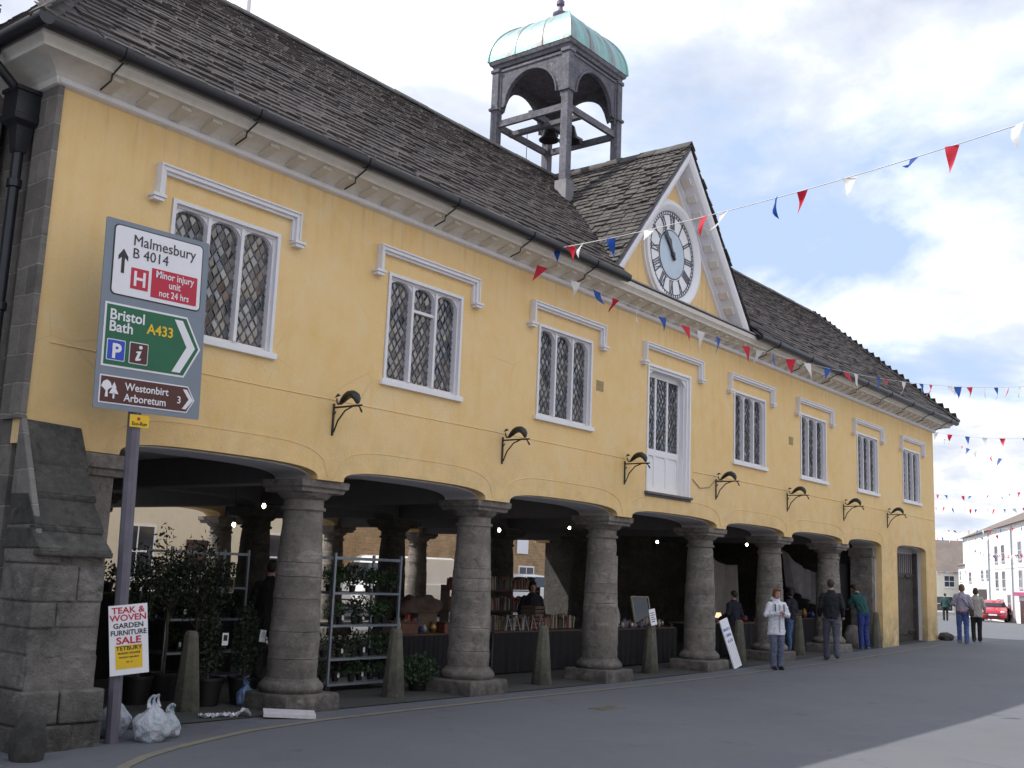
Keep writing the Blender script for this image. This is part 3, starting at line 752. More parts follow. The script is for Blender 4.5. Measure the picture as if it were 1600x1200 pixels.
# rear slope and second range, plain boards of slate
B = MB(); B.hexa([(ex0,6.6,ez-.05),(ex1,6.6,ez-.05),(rx1,ry,rz-.05),(rx0,ry,rz-.05),(ex0,6.6,ez),(ex1,6.6,ez),(rx1,ry,rz),(rx0,ry,rz)])
B.hexa([(ex0,6.6,ez-.06),(ex1,6.6,ez-.06),(27,9.2,8.9),(3,9.2,8.9),(ex0,6.6,ez),(ex1,6.6,ez),(27,9.2,8.96),(3,9.2,8.96)])
B.hexa([(3,9.2,8.9),(27,9.2,8.9),(ex1,12.0,ez-.06),(ex0,12.0,ez-.06),(3,9.2,8.96),(27,9.2,8.96),(ex1,12.0,ez),(ex0,12.0,ez)])
B.build('rear_roof', SLATE, HALL)
# underlay below the front slope keeps light out between slates
B = MB()
def under(x0, x1, y0): B.quad((x0,y0,zmain(y0)-.02),(x1,y0,zmain(y0)-.02),(x1,ry,rz-.02),(x0,ry,rz-.02))
B.add([(ex0,ey,ez-.02),(10.62,ey,ez-.02),(GXC,ry-.1,rz-.1),(rx0,ry,rz-.02)], [(0,1,2,3)])
B.add([(16.08,ey,ez-.02),(ex1,ey,ez-.02),(rx1,ry,rz-.02),(GXC,ry-.1,rz-.1)], [(0,1,2,3)])
B.build('roof_board', OLDWOOD, HALL)
# gable roof over the clock
LG = 2.75*math.hypot(1, gs); gy0 = -.44
for s in (-1, 1):
    Vg = Vector((-s, 0, gs)).normalized(); Ug = Vector((0,1,0)); Ng = Vector((s*gs,0,1)).normalized()
    O = Vector((GXC + s*2.75, 0, GAP-gs*2.75))
    def ub(v, O=O, Vg=Vg):
        z = O.z + Vg.z*v; return (gy0, (z-ez)/((rz-ez)/(ry-ey)) + ey + .12)
    B = MB(); slates(B, O, Ug, Vg, Ng, LG, ub, exp0=.15, exp1=.12, wmin=.13, wmax=.34, thick=.024)
    B.build('gable_roof_slope', SLATE2, HALL)
B = MB(); ridge_tiles(B, (GXC,gy0,GAP), (GXC,ry,GAP), .14, .4, 1.0); B.build('ridge_tile', SLATE2, HALL)
B = MB()
for s in (-1, 1): B.hexa([(GXC,gy0+.04,GAP-.10),(GXC+s*2.75,gy0+.04,GAP-gs*2.75-.10),(GXC+s*2.75,.3,GAP-gs*2.75-.10),(GXC,3.0,GAP-.10),(GXC,gy0+.04,GAP-.02),(GXC+s*2.75,gy0+.04,GAP-gs*2.75-.02),(GXC+s*2.75,.3,GAP-gs*2.75-.02),(GXC,3.0,GAP-.02)])
B.build('roof_board', OLDWOOD, HALL)
# raking cornice
RP = [(-.02,0),(-.42,0),(-.42,-.075),(-.385,-.12),(-.375,-.15),(-.33,-.17),(-.10,-.185),(-.10,-.25),(-.05,-.27),(-.04,-.31),(-.0,-.32)]   # (y, n)
B = MB()
for s in (-1, 1):
    d = Vector((s,0,-gs)).normalized(); nn = Vector((s*gs,0,1)).normalized(); ap = Vector((GXC,0,GAP-.10))
    rings = []
    for end in (0, 1):
        rr = []
        for y, n in RP:
            if end == 0: # mitre at the apex: x = GXC
                p = Vector((GXC, y, GAP-.10 + n*math.hypot(1, gs)))
            else:
                p = Vector((0,y,0)); 
                # cut at z = 6.745
                a = ap + nn*n; t = (6.748 - a.z)/d.z; p = a + d*t; p.y = y
            rr.append(p)
        rings.append(rr)
    if s > 0: rings = [r_[::-1] for r_ in rings]
    B.sweep(rings)
rk = B.build('raking_cornice', WHITE, HALL, True)
B = MB()
for s in (-1, 1):
    d = Vector((s,0,-gs)).normalized(); nn = Vector((s*gs,0,1)).normalized(); ap = Vector((GXC,0,GAP-.10)); t = .55
    while t < 3.75:
        c0 = ap + d*t; M = Matrix.Translation(c0) @ Matrix((( d.x,0,nn.x,0),(0,1,0,0),(d.z,0,nn.z,0),(0,0,0,1)))
        B = MB(); B.obox(M, -.075,.075,-.30,-.11,-.212,-.172); B.build('modillion', CREAM, rk); t += .36

# clock -------------------------------------------------------------------
CX, CZ = 13.35, 7.83
def disc(B, r0, r1, y0, y1, n=72, cx=CX, cz=CZ):
    for i in range(n):
        a, c = 2*math.pi*i/n, 2*math.pi*(i+1)/n
        P = [(cx+r*math.sin(t), cz+r*math.cos(t)) for r, t in ((r0,a),(r0,c),(r1,c),(r1,a))]
        if r0 == 0: P = [P[0], P[2], P[3]]
        vs = [(p[0], y0, p[1]) for p in P] + [(p[0], y1, p[1]) for p in P]; m = len(P)
        B.add(vs, [tuple(range(m)), tuple(range(2*m-1, m-1, -1))] + ([(m-2, m-1, 2*m-1, 2*m-2)] if True else []))
B = MB(); pr = [(.86,-.03),(.88,-.06),(.93,-.075),(.955,-.10),(1.0,-.115),(1.045,-.10),(1.06,-.06),(1.085,-.05),(1.09,0.01),(.86,.01)]
B.sweep([[(CX+r*math.sin(a), y, CZ+r*math.cos(a)) for r, y in pr] for a in [2*math.pi*i/72 for i in range(72)]], closed=True)
clk = B.build('clock', WHITE2, HALL, True); clk['label'] = 'round clock with roman numerals in the gable'
B = MB(); disc(B, 0, .87, -.02, .0); B.build('face', CLOCKW, clk)
B = MB(); disc(B, 0, .47, -.03, -.02); B.build('dial_centre', CLOCKB, clk)
B = MB(); disc(B, .47,.492,-.032,-.02); disc(B, .785,.80,-.028,-.02); disc(B,.845,.862,-.028,-.02)
for i in range(60):
    a = 2*math.pi*i/60; M = Matrix.Translation((CX,0,CZ)) @ Matrix.Rotation(a, 4, 'Y')
    w = .016 if i % 5 else .03; B.obox(M, -w/2*1.2, w/2*1.2, -.03,-.02, .80,.845)
NUM = ['XII','I','II','III','IIII','V','VI','VII','VIII','IX','X','XI']
for i, tx in enumerate(NUM):
    M = Matrix.Translation((CX,0,CZ)) @ Matrix.Rotation(2*math.pi*i/12, 4, 'Y')
    ws = {'I':.045,'V':.105,'X':.105}; tot = sum(ws[c] for c in tx); x = -tot/2; z0, z1 = .525, .765
    def st(xa, xb, w):
        B.hexa([M @ Vector(p) for p in ((xa-w/2,-.03,z0),(xa+w/2,-.03,z0),(xa+w/2,-.02,z0),(xa-w/2,-.02,z0),(xb-w/2,-.03,z1),(xb+w/2,-.03,z1),(xb+w/2,-.02,z1),(xb-w/2,-.02,z1))])
    for c in tx:
        w = ws[c]; m = x+w/2
        if c == 'I': st(m, m, .024)
        if c == 'V': st(m, m-.035, .026); st(m, m+.035, .013)
        if c == 'X': st(m+.035, m-.035, .026); st(m-.035, m+.035, .013)
        x += w
    B.obox(M, -tot/2, tot/2, -.029,-.02, z0-.008, z0+.004); B.obox(M, -tot/2, tot/2, -.029,-.02, z1-.004, z1+.008)
B.build('numeral_ring', CLOCKK, clk)
HANDK = simple('clock_hand_dark', (.03,.03,.045), .4, .1, 9)
for ang, ln, w in ((-38, .70, .05), (-30, .46, .075)):
    B = MB(); M = Matrix.Translation((CX,0,CZ)) @ Matrix.Rotation(R(ang), 4, 'Y')
    y0, y1 = (-.075,-.068) if ln > .6 else (-.060,-.052)
    B.prism([(-w/2,-.12),(w/2,-.12),(w*.6,ln*.35),(w*1.1,ln*.62),(w*.35,ln*.78),(0,ln),(-w*.35,ln*.78),(-w*1.1,ln*.62),(-w*.6,ln*.35)], (y0, y1), M)
    B.build('hand', HANDK, clk)
B = MB(); B.lathe([(.05,0),(.05,.05),(.03,.06)], n=16, M=Matrix.Translation((CX,-.03,CZ)) @ Matrix.Rotation(R(90),4,'X')); B.build('hub', HANDK, clk)

# bell cupola ---------------------------------------------------------------
QX, QY, QZ = 13.35, 2.87, 12.42
ph = .93
B = MB()
for w, z in ((1.0,QZ-.10),):
    pass
B.sweep([[(QX-w,QY-w,z),(QX+w,QY-w,z),(QX+w,QY+w,z),(QX-w,QY+w,z)] for w, z in ((.90,QZ-.12),(1.0,QZ-.11),(1.02,QZ-.05),(1.06,QZ-.03),(1.08,QZ+.03),(1.07,QZ+.06))])
cup = B.build('bell_cupola', OLDWOOD, HALL); cup['label'] = 'open timber bell turret with green copper roof'
for i, (sx, sy) in enumerate(((-1,-1),(1,-1),(1,1),(-1,1))):
    B = MB(); x, y = QX+sx*ph, QY+sy*ph; zb = 8.7 if sy < 0 else 9.4
    B.box(x-.088,x+.088,y-.088,y+.088,zb,QZ-.11); B.box(x-.125,x+.125,y-.125,y+.125,11.36,11.42); B.box(x-.115,x+.115,y-.115,y+.115,QZ-.2,QZ-.125)
    B.build('post', OLDWOOD, cup, bevel=.01)
    B = MB(); B.box(x-.14,x+.14,y-.14,y+.14,zb,(9.42 if sy < 0 else 10.2)); B.build('post_flashing', LEAD, cup)
# arched panels and rails on the four sides
for k in range(4):
    M = Matrix.Translation((QX,QY,0)) @ Matrix.Rotation(R(90*k), 4, 'Z')
    B = MB(); hw = ph-.10; r = .66; sz = 11.42; zc = QZ-.125
    n = 24
    for i in range(n):
        xa, xb = lerp(-hw, hw, i/n), lerp(-hw, hw, (i+1)/n)
        za = sz + (math.sqrt(max(r*r-xa*xa,0)) if abs(xa) < r else 0); zb_ = sz + (math.sqrt(max(r*r-xb*xb,0)) if abs(xb) < r else 0)
        P = [(xa,-ph-.03,za),(xb,-ph-.03,zb_),(xb,-ph+.03,zb_),(xa,-ph+.03,za),(xa,-ph-.03,zc),(xb,-ph-.03,zc),(xb,-ph+.03,zc),(xa,-ph+.03,zc)]
        B.hexa([M @ Vector(p) for p in P])
    pts = [(r*1.03*math.cos(math.pi*i/18), -ph-.045, sz+r*1.03*math.sin(math.pi*i/18)) for i in range(19)]
    B.tube([M @ Vector(p) for p in pts], .026, 6)
    for zz in (zc-.05,):
        B.obox(M, -hw, hw, -ph-.055,-ph-.028, zz-.03, zz+.02)
    for sx in (-1, 1): B.obox(M, sx*hw-.04, sx*hw+.0 if sx > 0 else sx*hw+.04, -ph-.05,-ph-.03, sz-.15, zc)
    B.build('arch_panel', OLDWOOD, cup)
    B = MB(); B.obox(M, -hw, hw, -ph-.035, -ph+.035, 10.98, 11.12); B.build('rail', OLDWOOD, cup)
# ceiling + dome
B = MB(); rings = []
nn_ = 14
for i in range(nn_+1):
    a = math.pi/2*i/nn_; w = 1.09*math.cos(a)**.72 if i < nn_ else .03; z = QZ+.05+.98*math.sin(a)**.95
    rings.append([(QX+sx*w*t1 if ax == 0 else QX+sx*w, QY+sx2*w if ax == 0 else QY+sx2*w*t1, z) for (ax, sx, sx2, t1) in ((0,-1,-1,1),(0,-.33,-1,1),(0,.33,-1,1),(0,1,-1,1),(1,1,-.33,1),(1,1,.33,1),(0,1,1,1),(0,.33,1,1),(0,-.33,1,1),(0,-1,1,1),(1,-1,.33,1),(1,-1,-.33,1))])
B.sweep(rings)
dome = B.build('dome', COPPER, cup, True)
B = MB()
for sx, sy in ((-1,-1),(1,-1),(1,1),(-1,1)):
    pts = []
    for i in range(nn_):
        a = math.pi/2*i/nn_; w = 1.09*math.cos(a)**.72; pts.append((QX+sx*w, QY+sy*w, QZ+.05+.98*math.sin(a)**.95))
    B.tube(pts, .028, 6)
for f in (-.33,.33):
    for k in range(4):
        M = Matrix.Translation((QX,QY,0)) @ Matrix.Rotation(R(90*k),4,'Z'); pts = []
        for i in range(nn_-1):
            a = math.pi/2*i/nn_; w = 1.09*math.cos(a)**.72; pts.append(M @ Vector((f*w, -w, QZ+.05+.98*math.sin(a)**.95)))
        B.tube(pts, .014, 5)
B.build('dome_seam', COPPER, cup, True)
B = MB(); FZ = -.25
B.lathe([(r_q, z_q+FZ) for r_q, z_q in [(.16,13.62),(.12,13.72),(.07,13.80),(.06,13.88),(.13,13.92),(.17,13.98),(.17,14.03),(.10,14.06),(.06,14.12),(.05,14.2),(.09,14.24),(.09,14.32),(.03,14.38),(.01,14.6)]], (QX,QY,0), 16)
B.build('finial', simple('grey_lead_finial', (.16,.13,.2), .5, .2, 8), cup, True)
BELLM = simple('dark_bronze_bell', (.035,.03,.035), .4, .2, 6, metal=.6)
for bx, by, sc, zz in ((QX+.36,QY-.10,.72,11.30),(QX-.05,QY+.15,.66,11.2)):
    B = MB(); B.lathe([(.02,.0),(.10,-.02),(.16,-.08),(.20,-.25),(.26,-.42),(.34,-.52),(.33,-.54),(.25,-.45),(.02,-.3)][::-1], n=24, M=Matrix.Translation((bx,by,zz)) @ Matrix.Scale(sc,4))
    B.build('bell', BELLM, cup, True)
B = MB(); B.box(QX-ph,QX+ph,QY-.06,QY+.06,11.05,11.18); B.box(QX-.5,QX-.38,QY-ph,QY+ph,10.95,11.05); B.tube([(QX+.12,QY-.05,11.4),(QX+.12,QY-.05,9.8)], .008, 5); B.tube([(QX-.5,QY+.4,11.0),(QX-.5,QY+.4,9.9)], .008, 5)
B.box(QX-.9,QX+.9,QY-.9,QY+.9,QZ-.22,QZ-.19)
B.build('bell_frame', OLDWOOD, cup)

# dolphin wall brackets
BRX = [4.86, 8.34, 11.83, 15.28, 18.72, 22.1, 25.25]
for x in BRX:
    z0 = 3.25; za = 3.59; L_ = .48
    B = MB(); B.box(x-.012,x+.012,-.022,-.002,z0-.02,za+.05)
    B.tube([(x,-.02,za),(x,-L_-.04,za)], .013, 6)
    B.tube([(x,-.03,z0+.02),(x,-.10,z0+.17),(x,-.22,z0+.29),(x,-.38,z0+.345)], .011, 6)
    sc = [(x, -L_-.02+.045*(1-i/14)*math.cos(i*.55)*1.0, za-.055+.05*(1-i/20)*math.sin(i*.55+1.3)) for i in range(14)]
    B.tube(sc, .009, 5)
    sc = [(x, -.02-.03*math.cos(i*.5), za-.05-.04*(1-i/16)*math.sin(i*.5)) for i in range(9)]; B.tube(sc, .008, 5)
    wb = B.build('wall_bracket', BIRON, HALL, True)
    B = MB()   # arched dolphin: tail at the wall, head at the tip
    P = [(-.06,.12,.012),(-.065,.07,.016),(-.09,.03,.020),(-.14,.035,.032),(-.19,.085,.055),(-.25,.135,.070),(-.31,.160,.083),(-.37,.160,.090),(-.42,.130,.086),(-.455,.085,.068),(-.465,.035,.042),(-.47,.01,.022)]
    B.tube([(x,p[0]*.93,za+p[1]*.86+.015) for p in P], [p[2]*.9 for p in P], 10, flat=.62)
    B.prism([(.0,.0),(.10,.02),(.05,.05)], (x-.006,x+.006), Matrix(((0,1,0,0),(-1,0,0,-.02),(0,0,1,za+.13),(0,0,0,1))))
    for k in range(6):   # back fin teeth
        y = (-.20-.045*k)*.93; zz = za+[.15,.19,.215,.225,.22,.19][k]*.86
        B.prism([(-.022,-.03),(.022,-.03),(.012,.008)], (x-.006,x+.006), Matrix(((0,1,0,0),(1,0,0,y),(0,0,1,zz),(0,0,0,1))))
    B.build('dolphin', BIRON, wb, True)
# small vents / plaques on the wall
for x, z in ((10.98,4.86),(18.95,4.86)):
    B = MB(); B.box(x-.11,x+.11,-.008,.005,z-.09,z+.09)
    for k in range(5): B.box(x-.09,x+.09,-.014,-.008,z-.07+k*.033,z-.055+k*.033)
    B.build('air_brick', simple('ochre_vent', (.42,.33,.17), .8, .2, 9), HALL)
# a cable run along the wall
B = MB(); pts = [(14.3,-.012,3.55),(14.6,-.012,3.40),(15.0,-.012,3.45),(15.25,-.012,3.62),(16,-.012,3.66)]
B.tube(pts, .007, 5); B.build('cable', simple('grey_cable', (.25,.2,.12), .7, .1, 9), HALL)

# ================================================================== things
# ------------------------------------------------------------------ road sign
def rrect(x0, x1, z0, z1, r, n=5):
    P = []
    for cx, cz, a0 in ((x0+r,z0+r,180),(x1-r,z0+r,270),(x1-r,z1-r,0),(x0+r,z1-r,90)):
        for i in range(n+1):
            a = R(a0 + 90*i/n); P.append((cx+r*math.cos(a), cz+r*math.sin(a)))
    return P
SB = Vector((1.86, -.61, -.17)); lean = .033
Us = Vector((math.cos(lean),0,math.sin(lean))); Vs = Vector((-math.sin(lean),0,math.cos(lean)))
MS = Matrix(((Us.x,0,Vs.x,SB.x),(0,1,0,SB.y-.06),(Us.z,0,Vs.z,SB.z),(0,0,0,1)))
ROOT = thing('direction_sign', tuple(SB), 'tall grey road direction sign with white, green and brown panels beside the buttress', 'road sign')
T0 = Matrix.Translation(-SB)
MS0 = T0 @ MS
SG = simple('grey_sign_backing', (.20, .24, .30), .45, .08, 3)
SW = simple('sign_white', (.80, .80, .86), .35, .05, 3); SK = simple('sign_black', (.02,.02,.025), .4, .1, 3)
SGR = simple('sign_green', (.008,.13,.062), .35, .1, 3); SBR = simple('sign_brown', (.085,.022,.022), .4, .1, 3)
SRED = simple('sign_red', (.52,.012,.05), .35, .1, 3); SBL = simple('sign_blue', (.02,.07,.52), .35, .1, 3); SYE = simple('sign_yellow', (.80,.52,.02), .4, .1, 3)
POSTM = simple('grey_violet_post_paint', (.125,.118,.155), .45, .25, 4, .1)
B = MB()
B.tube([MS0 @ Vector((-.10,.075,-.1)), MS0 @ Vector((-.10,.075,4.9))], .066, 8); B.build('post', POSTM, ROOT)
sx_, sz_ = 1.223/1.12, 1.913/1.88
def bu(u): return -.609 + u*sx_
def bv(v): return 5.122 - v*sz_
B = MB(); B.prism(rrect(-.609,.614,3.209,5.122,.02), (-.0,.012), MS0)
for z in (3.5,4.2,4.85): B.obox(MS0, -.5,.5,.013,.035,z-.02,z+.02)
bd = B.build('sign_board', SG, ROOT)
B = MB()
for z in (3.5,4.2,4.85): B.obox(MS0, -.19,-.01,.036,.15,z-.018,z+.018)
B.build('clamp', LEAD, ROOT)
def pr(B, poly, y0, y1): B.prism([(bu(a), bv(c)) for a, c in poly], (y0, y1), MS0)
def rpoly(u0, u1, v0, v1, r): return rrect(u0, u1, v0, v1, r)[::-1]
def layer(name, polys, mat, parent, y):
    B = MB()
    for p in polys:
        # orientation: make ccw in board space
        q = [(bu(a), bv(c)) for a, c in p]; ar = sum(q[i][0]*q[(i+1)%len(q)][1]-q[(i+1)%len(q)][0]*q[i][1] for i in range(len(q)))
        if ar < 0: q = q[::-1]
        B.prism(q, (y-.0015, y+.0015), MS0)
    return B.build(name, mat, parent)
def tx(name, s, u, v, size, mat, parent, y=-.011, align='LEFT', bold=.0022, sx=1.0, spc=1.0, MM=None):
    M = (MM or MS0) @ Matrix.Translation((bu(u), y, bv(v)))
    return text_mesh(name, s, size, mat, parent, M, align, bold, sx, .001, spc)
# white panel
wp = layer('white_panel', [rpoly(.082,1.052,.046,.756,.05)], SK, ROOT, -.0025)
layer('panel_face', [rpoly(.094,1.040,.058,.744,.042)], SW, wp, -.006)
layer('arrow', [[(.172,.53),(.204,.53),(.204,.37),(.238,.405),(.238,.36),(.188,.285),(.138,.36),(.138,.405),(.172,.37)]], SK, wp, -.009)
tx('lettering', 'Malmesbury', .277, .222, .158, SK, wp, sx=.97, bold=.0)
tx('lettering', 'B 4014', .277, .352, .150, SK, wp, bold=.0)
layer('hospital_square', [rpoly(.277,.462,.45,.662,.004)], SRED, wp, -.009)
tx('lettering', 'H', .3695, .628, .215, SW, wp, y=-.0125, align='CENTER', bold=.004)
layer('red_panel', [rpoly(.494,.999,.408,.706,.004)], SRED, wp, -.009)
for s, v, z in (('Minor injury', .495, .105), ('unit', .583, .105), ('not 24 hrs', .680, .098)):
    tx('lettering', s, .747, v, z, SW, wp, y=-.0125, align='CENTER', bold=.0012, sx=.88)
# green panel
def arrowp(u0, v0, u1, v1, tip, um, ins):
    a = 0
    return [(u0+ins, v0+ins), (u1-ins*.5, v0+ins), (tip-ins*1.25, (v0+v1)/2), (u1-ins*.5, v1-ins), (u0+ins, v1-ins)]
gp = layer('green_panel', [arrowp(.045,.838,.915,1.468,1.085,0,0)], SW, ROOT, -.0025)
layer('panel_face', [arrowp(.045,.838,.915,1.468,1.085,0,.02)], SGR, gp, -.006)
layer('chevron', [[(.775,.885),(.865,.885),(1.02,1.153),(.865,1.425),(.775,1.425),(.925,1.153)]], SW, gp, -.009)
tx('lettering', 'Bristol', .092, 1.002, .150, SW, gp, bold=.0028); tx('lettering', 'Bath', .092, 1.118, .150, SW, gp, bold=.0028)
tx('lettering', 'A433', .483, 1.082, .145, SYE, gp, bold=.003)
p_ = layer('parking_square', [rpoly(.087,.273,1.196,1.405,.012)], SW, gp, -.009); layer('parking_blue', [rpoly(.095,.265,1.205,1.396,.008)], SBL, gp, -.0125)
tx('lettering', 'P', .182, 1.377, .20, SW, gp, y=-.0165, align='CENTER', bold=.007)
layer('information_square', [rpoly(.315,.511,1.192,1.408,.012)], SW, gp, -.009); layer('information_brown', [rpoly(.323,.503,1.201,1.399,.008)], SBR, gp, -.0125)
Mi = MS0 @ Matrix.Translation((bu(.413), -.0165, bv(1.375))) @ Matrix(((1,0,.25,0),(0,1,0,0),(0,0,1,0),(0,0,0,1)))
layer('lettering', [circ(.428,1.238,.018)[::1] if False else [(.428+.019*math.cos(k), 1.238+.019*math.sin(k)) for k in [2*math.pi*i/12 for i in range(12)]], [(.385,1.283),(.438,1.273),(.412,1.352),(.440,1.345),(.430,1.368),(.385,1.378),(.378,1.362),(.403,1.296),(.383,1.298)]], SW, gp, -.0165)
# brown panel
bp = layer('brown_panel', [arrowp(.045,1.552,.972,1.826,1.055,0,0)], SW, ROOT, -.0025)
layer('panel_face', [arrowp(.045,1.552,.972,1.826,1.055,0,.013)], SBR, bp, -.006)
layer('chevron', [[(.915,1.588),(.958,1.588),(1.035,1.689),(.958,1.790),(.915,1.790),(.985,1.689)]], SW, bp, -.009)
tx('lettering', 'Westonbirt', .298, 1.678, .108, SW, bp, bold=.0014, sx=.98); tx('lettering', 'Arboretum', .293, 1.786, .108, SW, bp, bold=.0014, sx=.98)
tx('lettering', '3', .853, 1.738, .105, SW, bp, bold=.0014)
def circ(u, v, r, n=14, sy=1): return [(u+r*math.cos(2*math.pi*i/n), v+r*sy*math.sin(2*math.pi*i/n)) for i in range(n)]
tr_ = layer('tree_symbol', [[(.115+(.050+.006*math.sin(5*k))*math.cos(k), 1.652+(.046+.006*math.cos(4*k))*math.sin(k)) for k in [2*math.pi*i/28 for i in range(28)]]], SW, bp, -.009)
layer('tree_symbol', [[(.107,1.70),(.124,1.69),(.130,1.765),(.101,1.765)], [(.187,1.612),(.213,1.672),(.203,1.670),(.235,1.728),(.140,1.728),(.172,1.670),(.161,1.672)], [(.180,1.72),(.195,1.72),(.197,1.775),(.178,1.775)]], SW, bp, -.0128)
B = MB(); B.prism(rrect(-.20,.02,3.06,3.185,.008), (-.004,.0), MS0); yp = B.build('yellow_plate', SYE, ROOT)
B = MB(); B.prism(circ(-.10,3.145,.018), (-.006,-.004), MS0); B.build('red_dot', SRED, yp)
text_mesh('lettering', 'Eco-Run', .05, SK, yp, MS0 @ Matrix.Translation((-.09,-.006,3.08)), 'CENTER', .001, 1, .0006)

# sale poster tied to the post
az, ln = -.43, .117
uh = Vector((math.cos(az), math.sin(az), 0)); nP = Vector((math.sin(az), -math.cos(az), 0))
UP = uh*math.cos(ln) + Vector((0,0,1))*math.sin(ln); VP = -uh*math.sin(ln) + Vector((0,0,1))*math.cos(ln); oP = SB + nP*.06 + Vector((-.045,-.085,0))
pc = oP + UP*(-.11) + VP*1.318     # top left corner
MP = Matrix(((UP.x,-nP.x,VP.x,0),(UP.y,-nP.y,VP.y,0),(UP.z,-nP.z,VP.z,0),(0,0,0,1)))
PO = thing('sale_poster', tuple(pc), 'white garden furniture sale poster with red lettering tied to the sign post', 'poster')
fx, fz = .361/.42, .665/.62
def pp(u, v): return (u*fx, -v*fz)
B = MB(); B.prism([pp(0,.62),pp(.42,.62),pp(.42,0),pp(0,0)], (0,.008), MP); B.build('card', SW, PO)
B = MB(); B.prism([pp(.062,.567),pp(.352,.567),pp(.352,.358),pp(.062,.358)], (-.002,.0), MP); B.build('yellow_box', SYE, PO)
for s, v, z, m, b_, sx in (('TEAK &',.073,.075,SRED,.0016,1.12),('WOVEN',.140,.076,SRED,.0016,1.10),('GARDEN',.205,.062,SK,.0013,1.04),('FURNITURE',.268,.062,SK,.0012,.95),('SALE',.345,.084,SRED,.002,1.2),('TETBURY',.402,.050,SK,.001,1.05)):
    text_mesh('lettering', s, z*fz*1.02, m, PO, MP @ Matrix.Translation((.21*fx,-.003 if v < .35 else -.0035,-v*fz)), 'CENTER', b_, sx, .0006)
for s, v, z in (('MARKET SQUARE',.437,.026),('SUNDAY 25th MAY',.472,.022),('10 - 4',.515,.024)):
    text_mesh('lettering', s, z, SK, PO, MP @ Matrix.Translation((.21*fx,-.0035,-v*fz)), 'CENTER', .0005, 1.0, .0006)
B = MB()
for v in (.12,.48): B.obox(MP, .03*fx,.17*fx,.009,.02,-v*fz-.008,-v*fz+.008)
B.build('tie', SK, PO)

# ------------------------------------------------------------------ stones
BOLM = m_stone('bollard_stone', (.15,.14,.115), (.08,.08,.065), (.22,.21,.17), 1.6, .8)
def bollard(h=.93):
    B = MB(); n = 8; rings = []
    for r, z in ((.175,-.1),(.170,.02),(.125,h*.55),(.088,h-.05),(.078,h-.02),(.05,h)):
        rings.append([(r*math.cos(2*math.pi*(k+.5)/n), r*math.sin(2*math.pi*(k+.5)/n), z) for k in range(n)])
    B.sweep(rings); return B
BOL = [((3.68,.91),'stone bollard beside the two topiary cones under the first arch'),
       ((6.86,.58),'stone bollard in front of the wire plant trolley'),
       ((10.24,.50),'stone bollard in front of the bookstall chairs'),
       ((13.80,.58),'stone bollard with a white notice on its top'),
       ((16.93,.28),'stone bollard right behind the leaning white board'),
       ((20.43,.49),'stone bollard between the woman in white and the man in black'),
       ((24.70,.17),'stone bollard beside the person in the green jacket')]
me0 = None
for i, ((x, y), lb) in enumerate(BOL):
    if i == 0: o = bollard().build('stone_bollard', BOLM, None, bevel=.01); me0 = o
    else: o = me0.copy(); COL.objects.link(o)
    o.location = (x, y, g(x)); o.rotation_euler = (rnd.uniform(-.015,.015), rnd.uniform(-.02,.02), rnd.uniform(0,.8)); o.scale = (1,1,rnd.uniform(.97,1.03))
    tag(o, lb, 'bollard', 'tapered stone bollards under the arches')
def lump(name, loc, r, mat, label, cat, seed=1, flat=1.0, amp=.12, parent=None, rough=3.):
    from mathutils import noise as mn
    bm = bmesh.new(); bmesh.ops.create_icosphere(bm, subdivisions=4, radius=1)
    for v in bm.verts:
        p = v.co.copy(); d = 1 + amp*mn.fractal(p*rough*.5 + Vector((seed*7.1,0,0)), 1.0, 2.0, 4)
        v.co = Vector((p.x*r[0]*d, p.y*r[1]*d, max(p.z*r[2]*d, -r[2]*flat)))
    me = bpy.data.meshes.new(name); bm.to_mesh(me); bm.free(); me.polygons.foreach_set('use_smooth', [True]*len(me.polygons)); me.materials.append(mat)
    o = bpy.data.objects.new(name, me); COL.objects.link(o); o.location = loc
    if parent: o.parent = parent
    return tag(o, label, cat)
lump('guard_stone', (.70,-.97,-.05), (.15,.15,.30), DSTONE, 'rounded dark guard stone at the foot of the buttress', 'stone', 2, .6, .10)
lump('guard_stone', (29.66,-.16,.26), (.30,.2,.14), DSTONE, 'low dark stone at the far corner of the hall by the gate', 'stone', 5, .8, .2)
lump('guard_stone', (24.2,.60,.30), (.38,.2,.34), STONE, 'pale round-topped stone leaning on the pier left of the gate', 'stone', 8, .9, .08)

